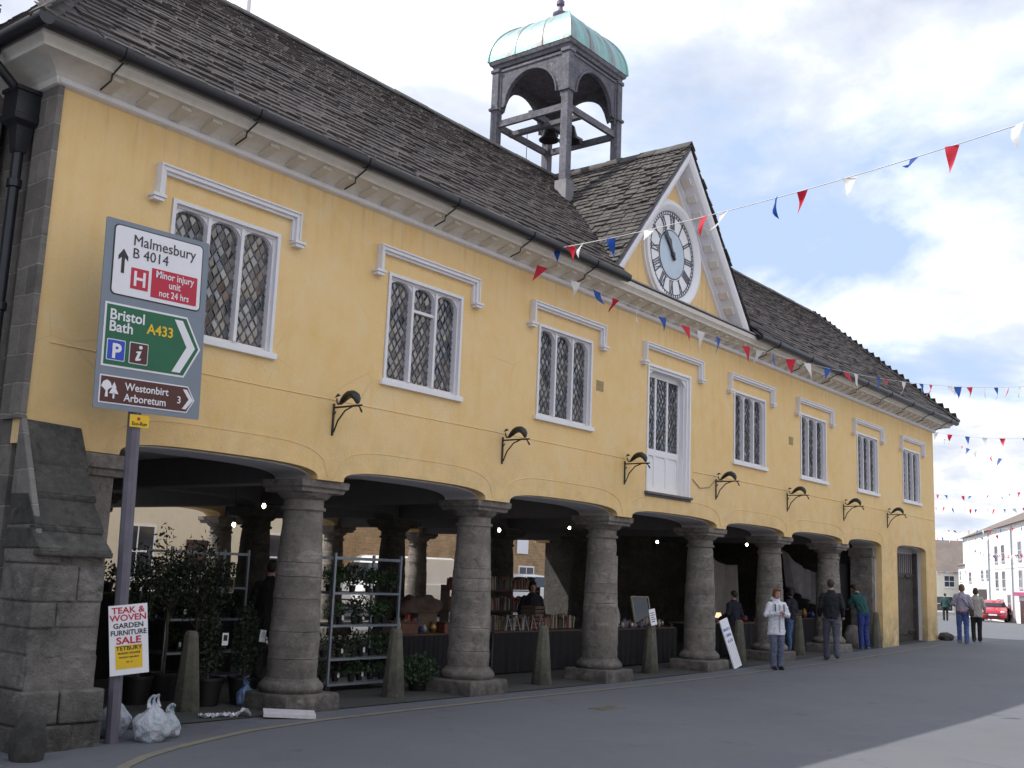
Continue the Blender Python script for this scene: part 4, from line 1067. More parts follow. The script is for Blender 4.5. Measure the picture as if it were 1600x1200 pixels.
# ------------------------------------------------------------------ carrier bags and litter
BAGM, nt_, b_ = nmat('white_carrier_plastic')
b_.inputs['Base Color'].default_value = (.62,.66,.74,1); b_.inputs['Roughness'].default_value = .35
c_ = coords(nt_); f_ = ramp(nt_, noise(nt_, c_, 7, 4), [(.55,0.),(.62,1.)]); nt_.links.new(mixc(nt_, mul(nt_, f_, .55), (.62,.65,.74), (.20,.42,.42)), b_.inputs['Base Color'])
b_.inputs['Transmission Weight'].default_value = .12
bump(nt_, b_, noise(nt_, c_, 30, 5, .7, 1.5), .9, .03)
def bag(loc, s, lab, mat=BAGM, seed=1, handles=True, tilt=(0,0,0)):
    from mathutils import noise as mn
    root = thing('carrier_bag', loc, lab, 'bag', 'white plastic carrier bags by the sign post' if mat is BAGM else None)
    bm = bmesh.new(); bmesh.ops.create_icosphere(bm, subdivisions=5, radius=1)
    for v in bm.verts:
        p = v.co.copy(); d = 1 + .20*mn.fractal(p*1.6+Vector((seed*5.3,1,0)), .9, 2.1, 5) + .06*abs(mn.noise(p*6+Vector((seed,0,0))))
        z = p.z*d; k = 1.0 if z < .2 else max(.22, 1-(z-.2)*.95)
        v.co = Vector((p.x*d*k*s[0], p.y*d*k*s[1], (max(z,-.8)+.8)*s[2]*.5))
    me = bpy.data.meshes.new('bag_body'); bm.to_mesh(me); bm.free(); me.polygons.foreach_set('use_smooth', [True]*len(me.polygons)); me.materials.append(mat)
    o = bpy.data.objects.new('bag_body', me); COL.objects.link(o); o.parent = root
    if handles:
        for k in (-1, 1):
            B = MB(); h = s[2]*.80; w = s[0]*.33
            pts = [(k*w*.5+w*.5*math.cos(a), .02*math.sin(3*a)+.01*k, h+s[2]*.30*math.sin(a)) for a in [math.pi*i/12 for i in range(13)]]
            B.tube(pts, [.026,.02,.016,.013,.012,.012,.012,.012,.012,.013,.016,.02,.026], 6, flat=.45); B.build('handle', mat, root, True)
    root.rotation_euler = tilt
    return root
gz = -.17
bag((2.13,-.70,gz), (.19,.17,.40), 'fullest white carrier bag, just right of the sign post foot', seed=1)
bag((1.95,-.28,gz), (.17,.15,.42), 'white carrier bag with tall knotted handles behind the sign post', seed=2, tilt=(0,.12,.5))
bag((2.36,-.55,gz), (.15,.14,.30), 'small white and green carrier bag slumped at the right of the heap', seed=3, tilt=(0,.35,.2))
bag((1.52,-.35,gz), (.15,.14,.34), 'white carrier bag squeezed between the buttress and the sign post', seed=4, tilt=(0,-.1,1))
bag((4.52,.86,gz), (.11,.10,.34), 'pale blue plastic bag standing left of the first column', simple('blue_plastic', (.13,.20,.36), .4, .3, 12, .5), 5, True)
def cloth_strip():
    B = MB(); nx, ny = 40, 8
    for i in range(nx+1):
        for j in range(ny+1):
            x = -.29+.58*i/nx; y = (-.06+.12*j/ny)*(1+.4*math.sin(i*.35)); z = .02+.018*math.sin(i*.9+j*1.7)+.014*math.sin(i*.37*j+2)+ (.05 if i > 30 else 0)*math.sin((i-30)*.3)
            B.v.append((x, y, max(z, .004)))
    for i in range(nx):
        for j in range(ny): a = i*(ny+1)+j; B.f.append((a,a+ny+1,a+ny+2,a+1))
    return B
o = cloth_strip().build('plastic_sheet', simple('white_sheet', (.68,.70,.78), .4, .15, 10), None, True, loc=(3.72,.22,gz+.012), rot=(0,0,R(-20)))
tag(o, 'crumpled white plastic strip lying under the topiary cones', 'sheet')
B = MB(); B.box(-.30,.30,-.16,.16,0,.045)
for x, y in ((-.1,.02),(.06,-.04),(.2,.08)): B.box(x-.035,x+.035,y-.018,y+.018,.0452,.049)
fb = B.build('foam_tray', simple('white_foam', (.66,.62,.66), .7, .15, 12, .2), None, bevel=.008, loc=(4.35,-.16,gz+.02), rot=(R(3),R(2),R(-38))); tag(fb, 'flat white polystyrene tray lying in front of the first column', 'tray')
B = MB(); B.box(-.26,.26,-.13,.13,-.01,.006)
for k in range(6): B.box(-.22+k*.08,-.19+k*.08,-.10,.10,.0062,.010)
o = B.build('drain_cover', simple('pale_rusty_cover', (.17,.15,.13), .7, .3, 15, .3), None, loc=(8.5,-1.9,g(8.5)+.002)); tag(o, 'small rectangular drain cover set in the road surface', 'drain cover')
# leaning white board with writing, notice on the bollard
WB = thing('price_board', (16.42,.05,g(16.4)), 'tall white price board leaning against the fourth column', 'board')
Mb = Matrix.Rotation(R(-12), 4, 'Y') @ Matrix.Rotation(R(-14), 4, 'X')
B = MB(); B.obox(Mb, -.17,.17,-.01,.012,.02,1.02); B.build('panel', SW, WB)
for k, s in enumerate(('BRASS &', 'CHINA', '£5 £10')):
    text_mesh('lettering', s, .085, SBL, WB, Mb @ Matrix.Translation((0,-.013,.78-.12*k)), 'CENTER', .001, .9, .001)
B = MB()
for k in range(5): B.obox(Mb, -.15+k*.068,-.143+k*.068,-.0125,-.0105,.06,.50)
B.build('ruled_line', simple('pale_blue_ruling', (.45,.48,.62), .6, .1, 9), WB)
NT = thing('notice', (13.80,.50,g(13.8)+.90), 'small white notice leaning on top of the fourth bollard', 'notice')
B = MB(); Mn = Matrix.Rotation(R(-8),4,'X') @ Matrix.Rotation(R(-7),4,'Y'); B.obox(Mn, -.11,.11,-.006,.004,.0,.30); B.build('card', SW, NT)
B = MB()
for k in range(5): B.obox(Mn, -.08,.08 if k % 2 else .05,-.008,-.006,.06+k*.04,.075+k*.04)
B.build('printed_line', SK, NT)

# ------------------------------------------------------------------ plants
LEAF = simple('dark_olive_leaf', (.028,.040,.022), .6, .5, 9, dark=(.012,.02,.012)); LEAF2 = simple('mid_green_leaf', (.035,.075,.025), .55, .5, 9, dark=(.014,.035,.014))
BARK = simple('grey_brown_bark', (.09,.075,.055), .9, .4, 12, .5); POTM = simple('black_plastic_pot', (.012,.012,.014), .5, .2, 9); TERRA = simple('terracotta', (.20,.08,.045), .8, .3, 9)
def leaves(B, c, r, n, size, shell=.35, cone=0):
    for _ in range(n):
        while True:
            p = Vector((rnd.uniform(-1,1), rnd.uniform(-1,1), rnd.uniform(-1,1)))
            if shell*shell < p.length_squared <= 1: break
        k = 1 - cone*(p.z+1)/2
        q = Vector((c[0]+p.x*r[0]*k, c[1]+p.y*r[1]*k, c[2]+p.z*r[2]))
        a = Vector((rnd.gauss(0,1), rnd.gauss(0,1), rnd.gauss(0,1)+.4)).normalized(); b2 = a.orthogonal().normalized(); b2.rotate(Matrix.Rotation(rnd.uniform(0,6.28),3,a)); s = size*rnd.uniform(.6,1.3)
        B.add([q, q+a*s*.5+b2*s*.22, q+a*s, q+a*s*.5-b2*s*.22], [(0,1,2,3)])
def pot(parent, r=.16, h=.28, mat=POTM):
    B = MB(); B.lathe([(r*.75,0),(r*.97,h*.9),(r*1.05,h*.9),(r*1.05,h),(r*.92,h),(r*.9,h*.88),(.01,h*.86)], n=16); return B.build('pot', mat, parent, True)
def standard_tree(x, y, h, lab, seed):
    t = thing('potted_olive_tree', (x,y,g(x)+.012), lab, 'tree', 'potted olive trees under the first arch'); pot(t, .19, .34)
    B = MB(); pts = [(0,0,.28),(.02,.01,h*.3),(-.01,.03,h*.52)]; B.tube(pts, [.022,.018,.015], 6)
    tips = []
    for k in range(13):
        a = rnd.uniform(0,6.28); l = rnd.uniform(.3,.62); z = rnd.uniform(h*.36,h*.55); rr = rnd.uniform(.12,.38)
        tip = (rr*math.cos(a), rr*math.sin(a), z+l*(1.3 if rr < .25 else .9)); B.tube([(0,0,z),(tip[0]*.5,tip[1]*.5,z+l*.35),tip], [.010,.007,.003], 5); tips.append(tip)
    B.build('trunk', BARK, t, True)
    B = MB()
    for tp in tips:
        leaves(B, (tp[0],tp[1],tp[2]-.06), (.15,.15,.21), 62, .062, 0)
        leaves(B, (tp[0]*.5,tp[1]*.5,tp[2]-.3), (.14,.14,.16), 30, .06, 0)
    leaves(B, (0,0,h*.62), (.30,.30,.32), 260, .06, 0)
    B.build('crown', LEAF, t); return t
standard_tree(3.55,1.75,2.35,'leftmost potted olive tree, partly hidden by the sign post',1)
standard_tree(4.05,1.95,2.50,'tallest potted olive tree, above the first bollard',2)
standard_tree(4.65,2.15,2.28,'potted olive tree nearest the first column',3)
def topiary(x, y, h, w, lab):
    t = thing('topiary_cone', (x,y,g(x)+.012), lab, 'plant', 'dark clipped topiary cones'); pot(t, .20, .34)
    B = MB(); B.tube([(0,0,.3),(0,0,h*.9)], .02, 6); B.build('stem', BARK, t)
    B = MB(); leaves(B, (0,0,.34+(h-.34)/2), (w,w,(h-.34)/2), 1500, .045, .55, .55); leaves(B, (0,0,.34+(h-.34)/2), (w*.8,w*.8,(h-.34)/2.2), 500, .06, 0, .5); B.build('foliage', LEAF, t)
    B = MB(); M = Matrix.Translation((.02,-w-.02,h*.68)) @ Matrix.Rotation(rnd.uniform(-.2,.2),4,'Y'); B.obox(M,-.045,.045,-.004,.004,-.075,.075); tg = B.build('price_tag', SW, t)
    B = MB(); B.obox(M,-.03,.03,-.006,-.0045,-.02,.05); B.build('tag_print', SK if x < 4.3 else simple('pale_print', (.6,.6,.65), .6, .1, 9), tg)
topiary(4.16,1.18,1.20,.24,'shorter topiary cone with a dark printed price tag'); topiary(4.62,1.05,1.26,.26,'taller topiary cone with a plain white price tag')
t = thing('shrub', (7.75,.95,g(7.7)+.01), 'low round green shrub on the ground between bollard and second column', 'plant')
pot(t,.15,.15); B = MB(); leaves(B,(0,0,.30),(.33,.3,.24),900,.06,.3); B.build('foliage', LEAF2, t)
B = MB(); B.tube([(0,0,.1),(0,0,.3)], .02, 6); B.build('stem', BARK, t)
# flowers by the buttress
t = thing('flowering_plant', (1.5,.12,gz), 'small plant with red flowers at the foot of the buttress', 'plant'); pot(t,.1,.14)
B = MB(); leaves(B,(0,0,.28),(.15,.14,.16),220,.05,.2); B.build('foliage', LEAF2, t); B = MB(); leaves(B,(0,-.05,.36),(.13,.10,.09),26,.04,.2); B.build('flower', SRED, t)

# plant trolleys ------------------------------------------------------------
GALV = simple('galvanised_steel', (.26,.30,.36), .4, .2, 14, metal=.5)
def trolley(x, y, w, lab, zs=(.10,.45,.92,1.38)):
    t = thing('plant_trolley', (x,y,g(x)+.012), lab, 'trolley')
    for a in (0, w):
        for c in (0, .58):
            B = MB(); B.box(a-.018,a+.018,c-.018,c+.018,.08,1.95); B.build('post', GALV, t)
            B = MB(); B.lathe([(.05,-.012),(.05,.012)], n=14, M=Matrix.Translation((a,c,.05)) @ Matrix.Rotation(R(90),4,'X')); B.build('wheel', POTM, t)
    for z in zs:
        B = MB(); B.box(-.01,w+.01,-.02,.60,z-.02,z+.012); B.build('shelf', GALV, t)
    B = MB(); B.box(0,w,-.012,.012,1.86,1.90); B.box(0,w,.568,.592,1.86,1.90); B.build('top_rail', GALV, t)
    return t
def pot_plants(x, y, w, zs, lab):
    k = 0
    for z in zs:
        for i in range(6):
            xx = x+.10+i*(w-.20)/5+rnd.uniform(-.03,.03); yy = y+rnd.uniform(.08,.25)
            o = thing('potted_plant', (xx,yy,g(x)+.012+z+.013), lab, 'plant', lab); pot(o,.055,.10, POTM)
            B = MB(); hh_ = rnd.uniform(.12,.19); leaves(B,(0,0,.11+hh_*.7),(.14,.14,hh_),190,rnd.choice([.045,.06,.075]),.1); B.build('foliage', rnd.choice([LEAF2, LEAF, LEAF2]), o)
            if i in (1, 3): 
                B = MB(); B.box(-.02,.02,-.07,-.066,.06,.13); B.build('plant_label', SW, o)
trolley(6.42,1.45,1.36,'galvanised plant trolley between the first column and the tapered bollard'); pot_plants(6.42,1.45,1.36,(.10,.45,.92,1.38),'small potted plants on the trolley right of the first column')
trolley(4.9,3.2,1.36,'galvanised plant trolley in the dark left of the first column'); pot_plants(4.9,3.2,1.36,(.45,.92,1.38),'small potted plants on the trolley left of the first column')

# ------------------------------------------------------------------ stall tables
BLK = simple('black_table_cloth', (.012,.012,.016), .9, .3, 6, .3); WOODT = simple('brown_wood', (.10,.055,.035), .6, .4, 9, .2)
def table(x0, x1, y, d, h, lab):
    gg = g((x0+x1)/2); t = thing('stall_table', ((x0+x1)/2, y, gg+.012), lab, 'table'); w = (x1-x0)/2
    B = MB(); B.box(-w,w,-d/2,d/2,h-.03,h); B.build('table_top', WOODT, t)
    for a in (-1,1):
        for c in (-1,1): B = MB(); B.box(a*(w-.08)-.02,a*(w-.08)+.02,c*(d/2-.06)-.02,c*(d/2-.06)+.02,0,h-.031); B.build('leg', GALV, t)
    o = MB(); nx = 60
    for i in range(nx+1):
        x = lerp(-w,w,i/nx); f = .018*math.sin(i*1.3)+.012*math.sin(i*2.9)
        for z in (h-.02, h*.5, .03): o.v.append((x+t.location.x, y-d/2-.02+f*(1-z/h)*1.3-.004, z+gg+.012))
    for i in range(nx):
        for j in range(2): a = i*3+j; o.f.append((a,a+1,a+4,a+3))
    c = o.build('table_cloth', BLK, None, True); tag(c, 'black cloth hanging on the front of the '+' '.join(lab.split(' with ')[0].split()[:8]), 'cloth')
    return t
table(8.5,10.0,2.45,.8,.72,'long table with brown boxes behind the second column')
table(10.7,13.6,2.3,.8,.74,'bookstall table with rows of old books')
table(13.95,16.5,1.95,.8,.74,'bric-a-brac table with china and frames')
table(17.2,20.6,1.75,.8,.74,'lamp stall table with small lit lamps')
table(21.2,24.0,1.7,.7,.74,'cluttered stall table with drapes over it')
def crate(x, y, z, w, h, lb, col, rz=0):
    t = thing('wooden_crate', (x,y,z), lb, 'crate', rz=rz); m = simple('crate_'+lb.split()[0], col, .75, .4, 12, .3)
    for k in range(3):
        B = MB(); zz = h*(k+.15)/3
        B.box(-w/2,w/2,-.15,-.138,zz,zz+h*.24); B.box(-w/2,w/2,.138,.15,zz,zz+h*.24); B.box(-w/2,-w/2+.012,-.138,.138,zz,zz+h*.24); B.box(w/2-.012,w/2,-.138,.138,zz,zz+h*.24); B.build('slat', m, t)
    B = MB(); B.box(-w/2+.012,w/2-.012,-.138,.138,.0,.012); B.build('base', m, t)
    return t
for k, (x, y, z, w, h, lb, c_) in enumerate(((12.3,2.25,.76,.4,.22,'reddish slatted crate on the bookstall table between the book rows',(.16,.06,.04)),(12.35,2.3,.985,.34,.2,'second slatted crate stacked on the reddish crate on the bookstall',(.12,.08,.05)),
      (13.3,1.35,.02,.45,.26,'slatted crate on the ground beside the third column',(.14,.09,.05)),(21.6,1.6,.76,.42,.24,'slatted crate on the cluttered stall right of the fifth column',(.18,.12,.07)),(22.6,1.55,.76,.36,.2,'small slatted crate in the middle of the cluttered stall',(.12,.07,.05)))):
    crate(x, y, g(x)+z, w, h, lb, c_, rnd.uniform(-.2,.2))
CHINA2 = simple('stall_cream_ware', (.40,.37,.31), .3, .2, 12); BR2 = simple('stall_brass', (.28,.18,.07), .35, .2, 9, metal=.7); RD2 = simple('stall_red_ware', (.25,.04,.03), .4, .2, 9); BL2 = simple('stall_blue_ware', (.05,.09,.25), .4, .2, 9)
for i in range(36):
    tx0, tx1, ty = ((8.6,9.9,2.2),(17.3,20.4,1.5),(21.3,23.9,1.45))[i % 3]; x = lerp(tx0,tx1,(i*.377) % 1); y = ty+.2*((i*.61) % 1); r = rnd.uniform(.03,.08); h = rnd.uniform(.08,.3)
    B = MB(); B.lathe([(r*.5,0),(r*.9,h*.2),(r,h*.5),(r*.5,h*.85),(r*.6,h),(r*.5,h*.98),(.004,h*.3)], n=12)
    o = B.build('ornament', (CHINA2,BR2,RD2,BL2)[(i*7) % 4], None, True, loc=(x,y,g(x)+.75)); nm = ('brown box table','lamp stall','cluttered stall right of the fifth column')[i % 3]
    tag(o, 'small jug or pot standing on the '+nm, 'ornament', 'small ware on the '+nm)
# brown boxes and cloth heap on the first table
for k, (x, y, w, h, lb) in enumerate(((8.75,2.3,.5,.20,'dark wooden box at the left end of the brown box table'),(9.35,2.4,.45,.32,'tallest brown wooden box on the table behind the second column'),(9.8,2.25,.3,.18,'small reddish wooden box by the second column'))):
    t = thing('wooden_box', (x,y,g(x)+.733), lb, 'box', rz=rnd.uniform(-.3,.3))
    B = MB(); B.box(-w/2,w/2,-.15,.15,0,h-.03); B.build('box_body', simple('box_wood%d' % k, ((.16,.07,.045),(.10,.06,.04),(.2,.06,.05))[k], .6, .4, 14, .3), t, bevel=.006)
    B = MB(); B.box(-w/2-.01,w/2+.01,-.16,.16,h-.028,h); B.build('lid', WOODT, t, bevel=.006)
o = lump('cloth_heap', (9.55,2.75,g(9)+1.02), (.50,.25,.30), simple('brown_leather_heap', (.085,.055,.045), .8, .4, 7, .6), 'heap of brown leather and cloth on the table behind the second column', 'cloth', 4, 1.0, .5)
# books
BCOL = [simple('book_'+n, c, .7, .3, 20) for n, c in (('red',(.16,.03,.025)),('brown',(.10,.06,.035)),('green',(.03,.06,.04)),('cream',(.34,.30,.24)),('navy',(.02,.03,.07)),('tan',(.20,.13,.08)))]
def book_row(x0, x1, y, z, lab):
    x = x0
    while x < x1:
        w, h, d = rnd.uniform(.018,.045), rnd.uniform(.17,.27), .16; mat = rnd.choice(BCOL)
        t = thing('book', (x+w/2,y,g(x)+z), lab, 'book', lab); t.rotation_euler = (0, rnd.choice([0,0,0,.12,-.08]), 0)
        B = MB(); B.box(-w/2,w/2,-d/2,d/2,0,h); B.build('cover', mat, t)
        B = MB(); B.box(-w/2+.003,w/2-.003,-d/2+.006,d/2+.002,.003,h+.001); B.build('page_block', BCOL[3], t)
        x += w+.004
book_row(10.75,12.1,2.25,.756,'old book standing upright on the left half of the bookstall table')
book_row(12.6,13.55,2.25,.756,'old book standing upright on the right half of the bookstall table')
t = thing('bookcase', (11.3,3.5,g(12)+.012), 'tall bookcase full of books behind the bookstall table', 'bookcase')
for z in (.02,.62,1.02,1.42): B = MB(); B.box(0,2.9,0,.22,z-.02,z); B.build('shelf', WOODT, t)
for x in (0,.95,1.93,2.88): B = MB(); B.box(x,x+.02,0,.22,0,1.5); B.build('side_panel', WOODT, t)
for z in (1.022,): 
    pass
book_row(11.35,12.2,3.6,1.034,'old book on the shelf of the tall bookcase'); book_row(12.35,13.2,3.6,1.034,'old book on the shelf of the tall bookcase'); book_row(13.3,14.1,3.6,1.034,'old book on the shelf of the tall bookcase')
book_row(11.4,14.0,3.6,1.434,'old book along the top of the tall bookcase')
# folding chairs in front of the bookstall
CHR = simple('chair_chrome', (.45,.45,.5), .3, .1, 9, metal=.8)
for k, x in enumerate((11.25,11.5,11.75,12.0,12.25)):
    B = MB(); B.tube([(-.09,0,0),(0,.03,.27),(.09,0,0)], .007, 5); B.tube([(0,.03,.27),(0,.16,0)], .007, 5); B.tube([(-.06,0,.09),(.06,0,.09)], .005, 5)
    o = B.build('wire_stand', CHR, None, True, loc=(x,2.0,g(x)+.756)); tag(o, 'chrome wire display stand at the front edge of the bookstall table', 'display stand', 'wire stands on the bookstall')
table(2.7,6.9,4.6,.7,1.25,'added high staging, dark backing for olive trees')  # added dark staging hides the bright floor behind the trees
for k in range(9):
    x = 2.9+k*.47; t = thing('potted_plant', (x,4.55,g(x)+1.265), 'leafy potted plant on the high staging behind the olive trees', 'plant', 'plants on the high staging'); pot(t,.08,.14)
    B = MB(); leaves(B,(0,0,.26),(.17,.15,.17),120,.07,.1); B.build('foliage', LEAF, t)
# bric-a-brac on the third table
CHINA = simple('cream_china', (.45,.42,.36), .25, .2, 12)
t = thing('oval_plate', (15.0,2.1,g(15)+.755), 'large pale oval plate propped on the bric-a-brac table', 'plate')
B = MB(); M = Matrix.Rotation(R(-12),4,'X'); n = 28
B.sweep([[M @ Vector((rx*math.cos(2*math.pi*i/n), y, .25+rz_*math.sin(2*math.pi*i/n))) for i in range(n)] for rx, rz_, y in ((.02,.02,.0),(.13,.19,.0),(.17,.24,-.02),(.17,.24,-.01),(.13,.19,.012),(.02,.02,.012))])
B.build('dish', CHINA, t, True); B = MB(); B.box(-.08,.08,.02,.10,0,.03); B.build('stand', WOODT, t)
def frame(x, y, z, w, h, tilt, rz, lab, fm, pm):
    t = thing('picture_frame', (x,y,z), lab, 'picture frame', rz=rz); M = Matrix.Rotation(R(tilt),4,'X')
    B = MB(); B.obox(M,-w/2,-w/2+.03,-.02,.01,0,h); B.obox(M,w/2-.03,w/2,-.02,.01,0,h); B.obox(M,-w/2+.03,w/2-.03,-.02,.01,0,.03); B.obox(M,-w/2+.03,w/2-.03,-.02,.01,h-.03,h); B.build('moulding', fm, t)
    B = MB(); B.obox(M,-w/2+.03,w/2-.03,-.006,.006,.03,h-.03); B.build('picture', pm, t)
frame(16.0,2.05,g(16)+.755,.55,.62,-14,-.2,'pale framed dark mirror on the bric-a-brac table', simple('silver_gilt', (.35,.31,.24), .5, .2, 9), DGLASS)
frame(16.45,2.2,g(16)+.755,.42,.5,-20,.35,'grey framed print at the right end of the bric-a-brac table', simple('grey_wood_frame', (.2,.18,.18), .6, .2, 9), simple('faded_print', (.26,.25,.25), .7, .4, 14))
vc = [(.05,.11,.012),(.035,.16,.02),(.06,.09,.03),(.03,.13,.012)]
for i in range(34):
    x = 14.1+2.2*(i*.37 % 1); y = 1.65+.24*(i*.61 % 1); r, h, nk = vc[i % 4]; r *= rnd.uniform(.8,1.2); h *= rnd.uniform(.8,1.3)
    B = MB(); B.lathe([(r*.6,0),(r,h*.35),(r*.8,h*.65),(nk+.01,h*.85),(nk+.02,h),(nk,h*.98),(.004,h*.3)], n=14)
    o = B.build('china_vase', rnd.choice([CHINA, simple('blue_china',(.12,.15,.28),.3,.3,9), simple('brass_ware',(.28,.19,.07),.35,.2,9,metal=.7), CHR]), None, True, loc=(x,y,g(x)+.754)); tag(o, 'small china or brass ornament standing on the bric-a-brac table', 'ornament', 'ornaments on the bric-a-brac table')
# price notices and pictures hung in the dark behind
B = MB(); B.box(-.28,.28,-.01,.01,-.38,.38); o = B.build('wall_notice', SW, None, loc=(16.9,3.5,1.72)); tag(o, 'white notice sheet hanging in the dark between the third and fourth columns', 'notice')
B = MB()
B.box(-.42,.42,-.02,.02,-.55,.55); o = B.build('notice_sheet', SW, None, loc=(36.1,20.74,3.1)); tag(o, 'white notice sheet seen through the hall against the stone house', 'notice')
# lamps
BULB = emis('warm_bulb', (1.0,.86,.60), 26); FLAME = emis('warm_small_lamp', (1.0,.70,.35), 9); SHADE = emis('cream_lit_shade', (1.0,.72,.42), 1.2)
for i, (x, y, z, lb) in enumerate(((5.5,2.0,2.40,'bare lit bulb hanging left of the first column capital'),(10.86,2.0,2.36,'bare lit bulb hanging right of the second column capital'),(14.48,3.0,2.60,'bare lit bulb hanging left of the third column capital'),(16.42,2.0,2.41,'brightest bare bulb, between the third and fourth columns'),(20.0,1.6,2.52,'bare lit bulb right of the fourth column'),(5.78,3.0,2.15,'small bare bulb low behind the first arch'))):
    t = thing('hanging_lamp', (x,y,z), lb, 'lamp')
    B = MB(); B.ball((0,0,0), (.026,.026,.034), 12, 8); B.build('bulb', BULB, t, True)
    B = MB(); B.lathe([(.02,.045),(.022,.09),(.008,.10)], n=10); B.tube([(0,0,.1),(0,0,3.03-z)], .004, 5); B.build('cord', POTM, t)
for i, (px, lb) in enumerate(((18.05,'leftmost small lit table lamp on the lamp stall'),(18.45,'middle small lit table lamp on the lamp stall'),(19.15,'rightmost small lit table lamp on the lamp stall'))):
    t = thing('table_lamp', (px,1.55,g(18)+.755), lb, 'lamp')
    B = MB(); B.lathe([(.06,0),(.055,.02),(.015,.03),(.012,.14)], n=12); B.build('lamp_base', CHR, t, True)
    B = MB(); B.lathe([(.085,.13),(.05,.24)], n=16); B.build('lamp_shade', SHADE, t); B = MB(); B.ball((0,-.02,.16), .032, 10, 6); B.build('bulb', FLAME, t, True)
# drapes
def drape(poly_top, poly_bot, mat, lab, n=26, folds=7, amp=.07):
    B = MB(); m = 14
    A0, A1 = [Vector(p) for p in poly_top]; C0, C1 = [Vector(p) for p in poly_bot]
    for i in range(n+1):
        u = i/n
        for j in range(m+1):
            v = j/m; p = A0.lerp(A1,u).lerp(C0.lerp(C1,u), v); sag = .12*math.sin(math.pi*u)*(1-v)
            p.y += amp*math.sin(u*folds*math.pi+v*1.2)*(.4+.6*v) + .02*math.sin(u*31); p.z -= sag; B.v.append(p)
    for i in range(n):
        for j in range(m): a = i*(m+1)+j; B.f.append((a,a+1,a+m+2,a+m+1))
    o = B.build('hanging_drape', mat, None, True); s_ = o.modifiers.new('s','SOLIDIFY'); s_.thickness = .006
    tag(o, lab, 'drape'); return o
drape([(19.35,2.35,2.30),(20.9,2.3,2.05)],[(18.75,2.3,.80),(20.9,2.3,.80)], simple('grey_drape', (.20,.185,.185), .9, .2, 5), 'grey cloth hung in a peak behind the lamp stall')
drape([(22.0,1.6,2.55),(24.0,1.5,1.95)],[(22.4,1.6,1.55),(23.8,1.5,1.10)], simple('dark_grey_drape', (.17,.16,.17), .9, .25, 5), 'grey cloth slung in a loop between the fifth and sixth columns')
drape([(24.3,1.1,2.62),(24.7,1.1,2.55)],[(23.9,1.1,1.1),(24.15,1.1,1.05)], simple('pale_drape', (.46,.45,.48), .9, .15, 5), 'pale narrow cloth hanging right of the sixth column', folds=3, amp=.04)
B = MB(); B.box(-.42,.42,-.012,.012,-.60,.60); o = B.build('dark_picture_board', simple('black_board', (.012,.011,.014), .7, .2, 6), None, loc=(24.35,.9,1.62)); tag(o, 'black board hung at the last open arch left of the gate', 'board')
B = MB(); B.box(-.02,.02,-.02,.02,0,2.4); o = B.build('wooden_pole', WOODT, None, loc=(23.75,.95,g(24)+.01), rot=(0,R(2),0)); tag(o, 'thin wooden pole standing beside the black board', 'pole')

# ------------------------------------------------------------------ people
SKIN = simple('skin', (.46,.27,.21), .55, .1, 12)
def apply_mods(o):
    dg = bpy.context.evaluated_depsgraph_get(); dg.update(); me = bpy.data.meshes.new_from_object(o.evaluated_get(dg)); old = o.data; o.modifiers.clear(); o.data = me; bpy.data.meshes.remove(old)
    me.polygons.foreach_set('use_smooth', [True]*len(me.polygons)); return o
def blob(name, B, mat, parent, vox, smooth=4):
    o = B.build(name, mat, parent); r = o.modifiers.new('r','REMESH'); r.mode = 'VOXEL'; r.voxel_size = vox
    s = o.modifiers.new('s','SMOOTH'); s.iterations = smooth; s.factor = .5; apply_mods(o)
    o.data.materials.clear(); o.data.materials.append(mat); return o
LEAN = [0.0]
def shear(o, low=.9):
    from mathutils import noise as mn
    for v in o.data.vertices:
        z = v.co.z
        if z > low: v.co.y -= LEAN[0]*(z-low); v.co.z -= .25*LEAN[0]*(z-low)
def folds(o, amp, sd):
    from mathutils import noise as mn
    o.data.update(); nr_ = [v.normal.copy() for v in o.data.vertices]
    for v, n in zip(o.data.vertices, nr_):
        p = v.co; q = Vector((p.x*9+sd, p.y*9, p.z*15)); d = mn.noise(q + Vector((0,0,3*mn.noise(p*5)))) ; v.co = p + n*(amp*(abs(d)*2-.5))
    o.data.update()
def limb(B, pts, rad, n=12, flat=1.0):
    B.tube(pts, rad, n, flat=flat)
    for p, r in zip(pts, rad): B.ball(p, r*.99, 10, 6)
def ell(z, rx, ry, cx=0, cy=0, n=18): return [(cx+rx*math.cos(2*math.pi*k/n), cy+ry*math.sin(2*math.pi*k/n), z) for k in range(n)]
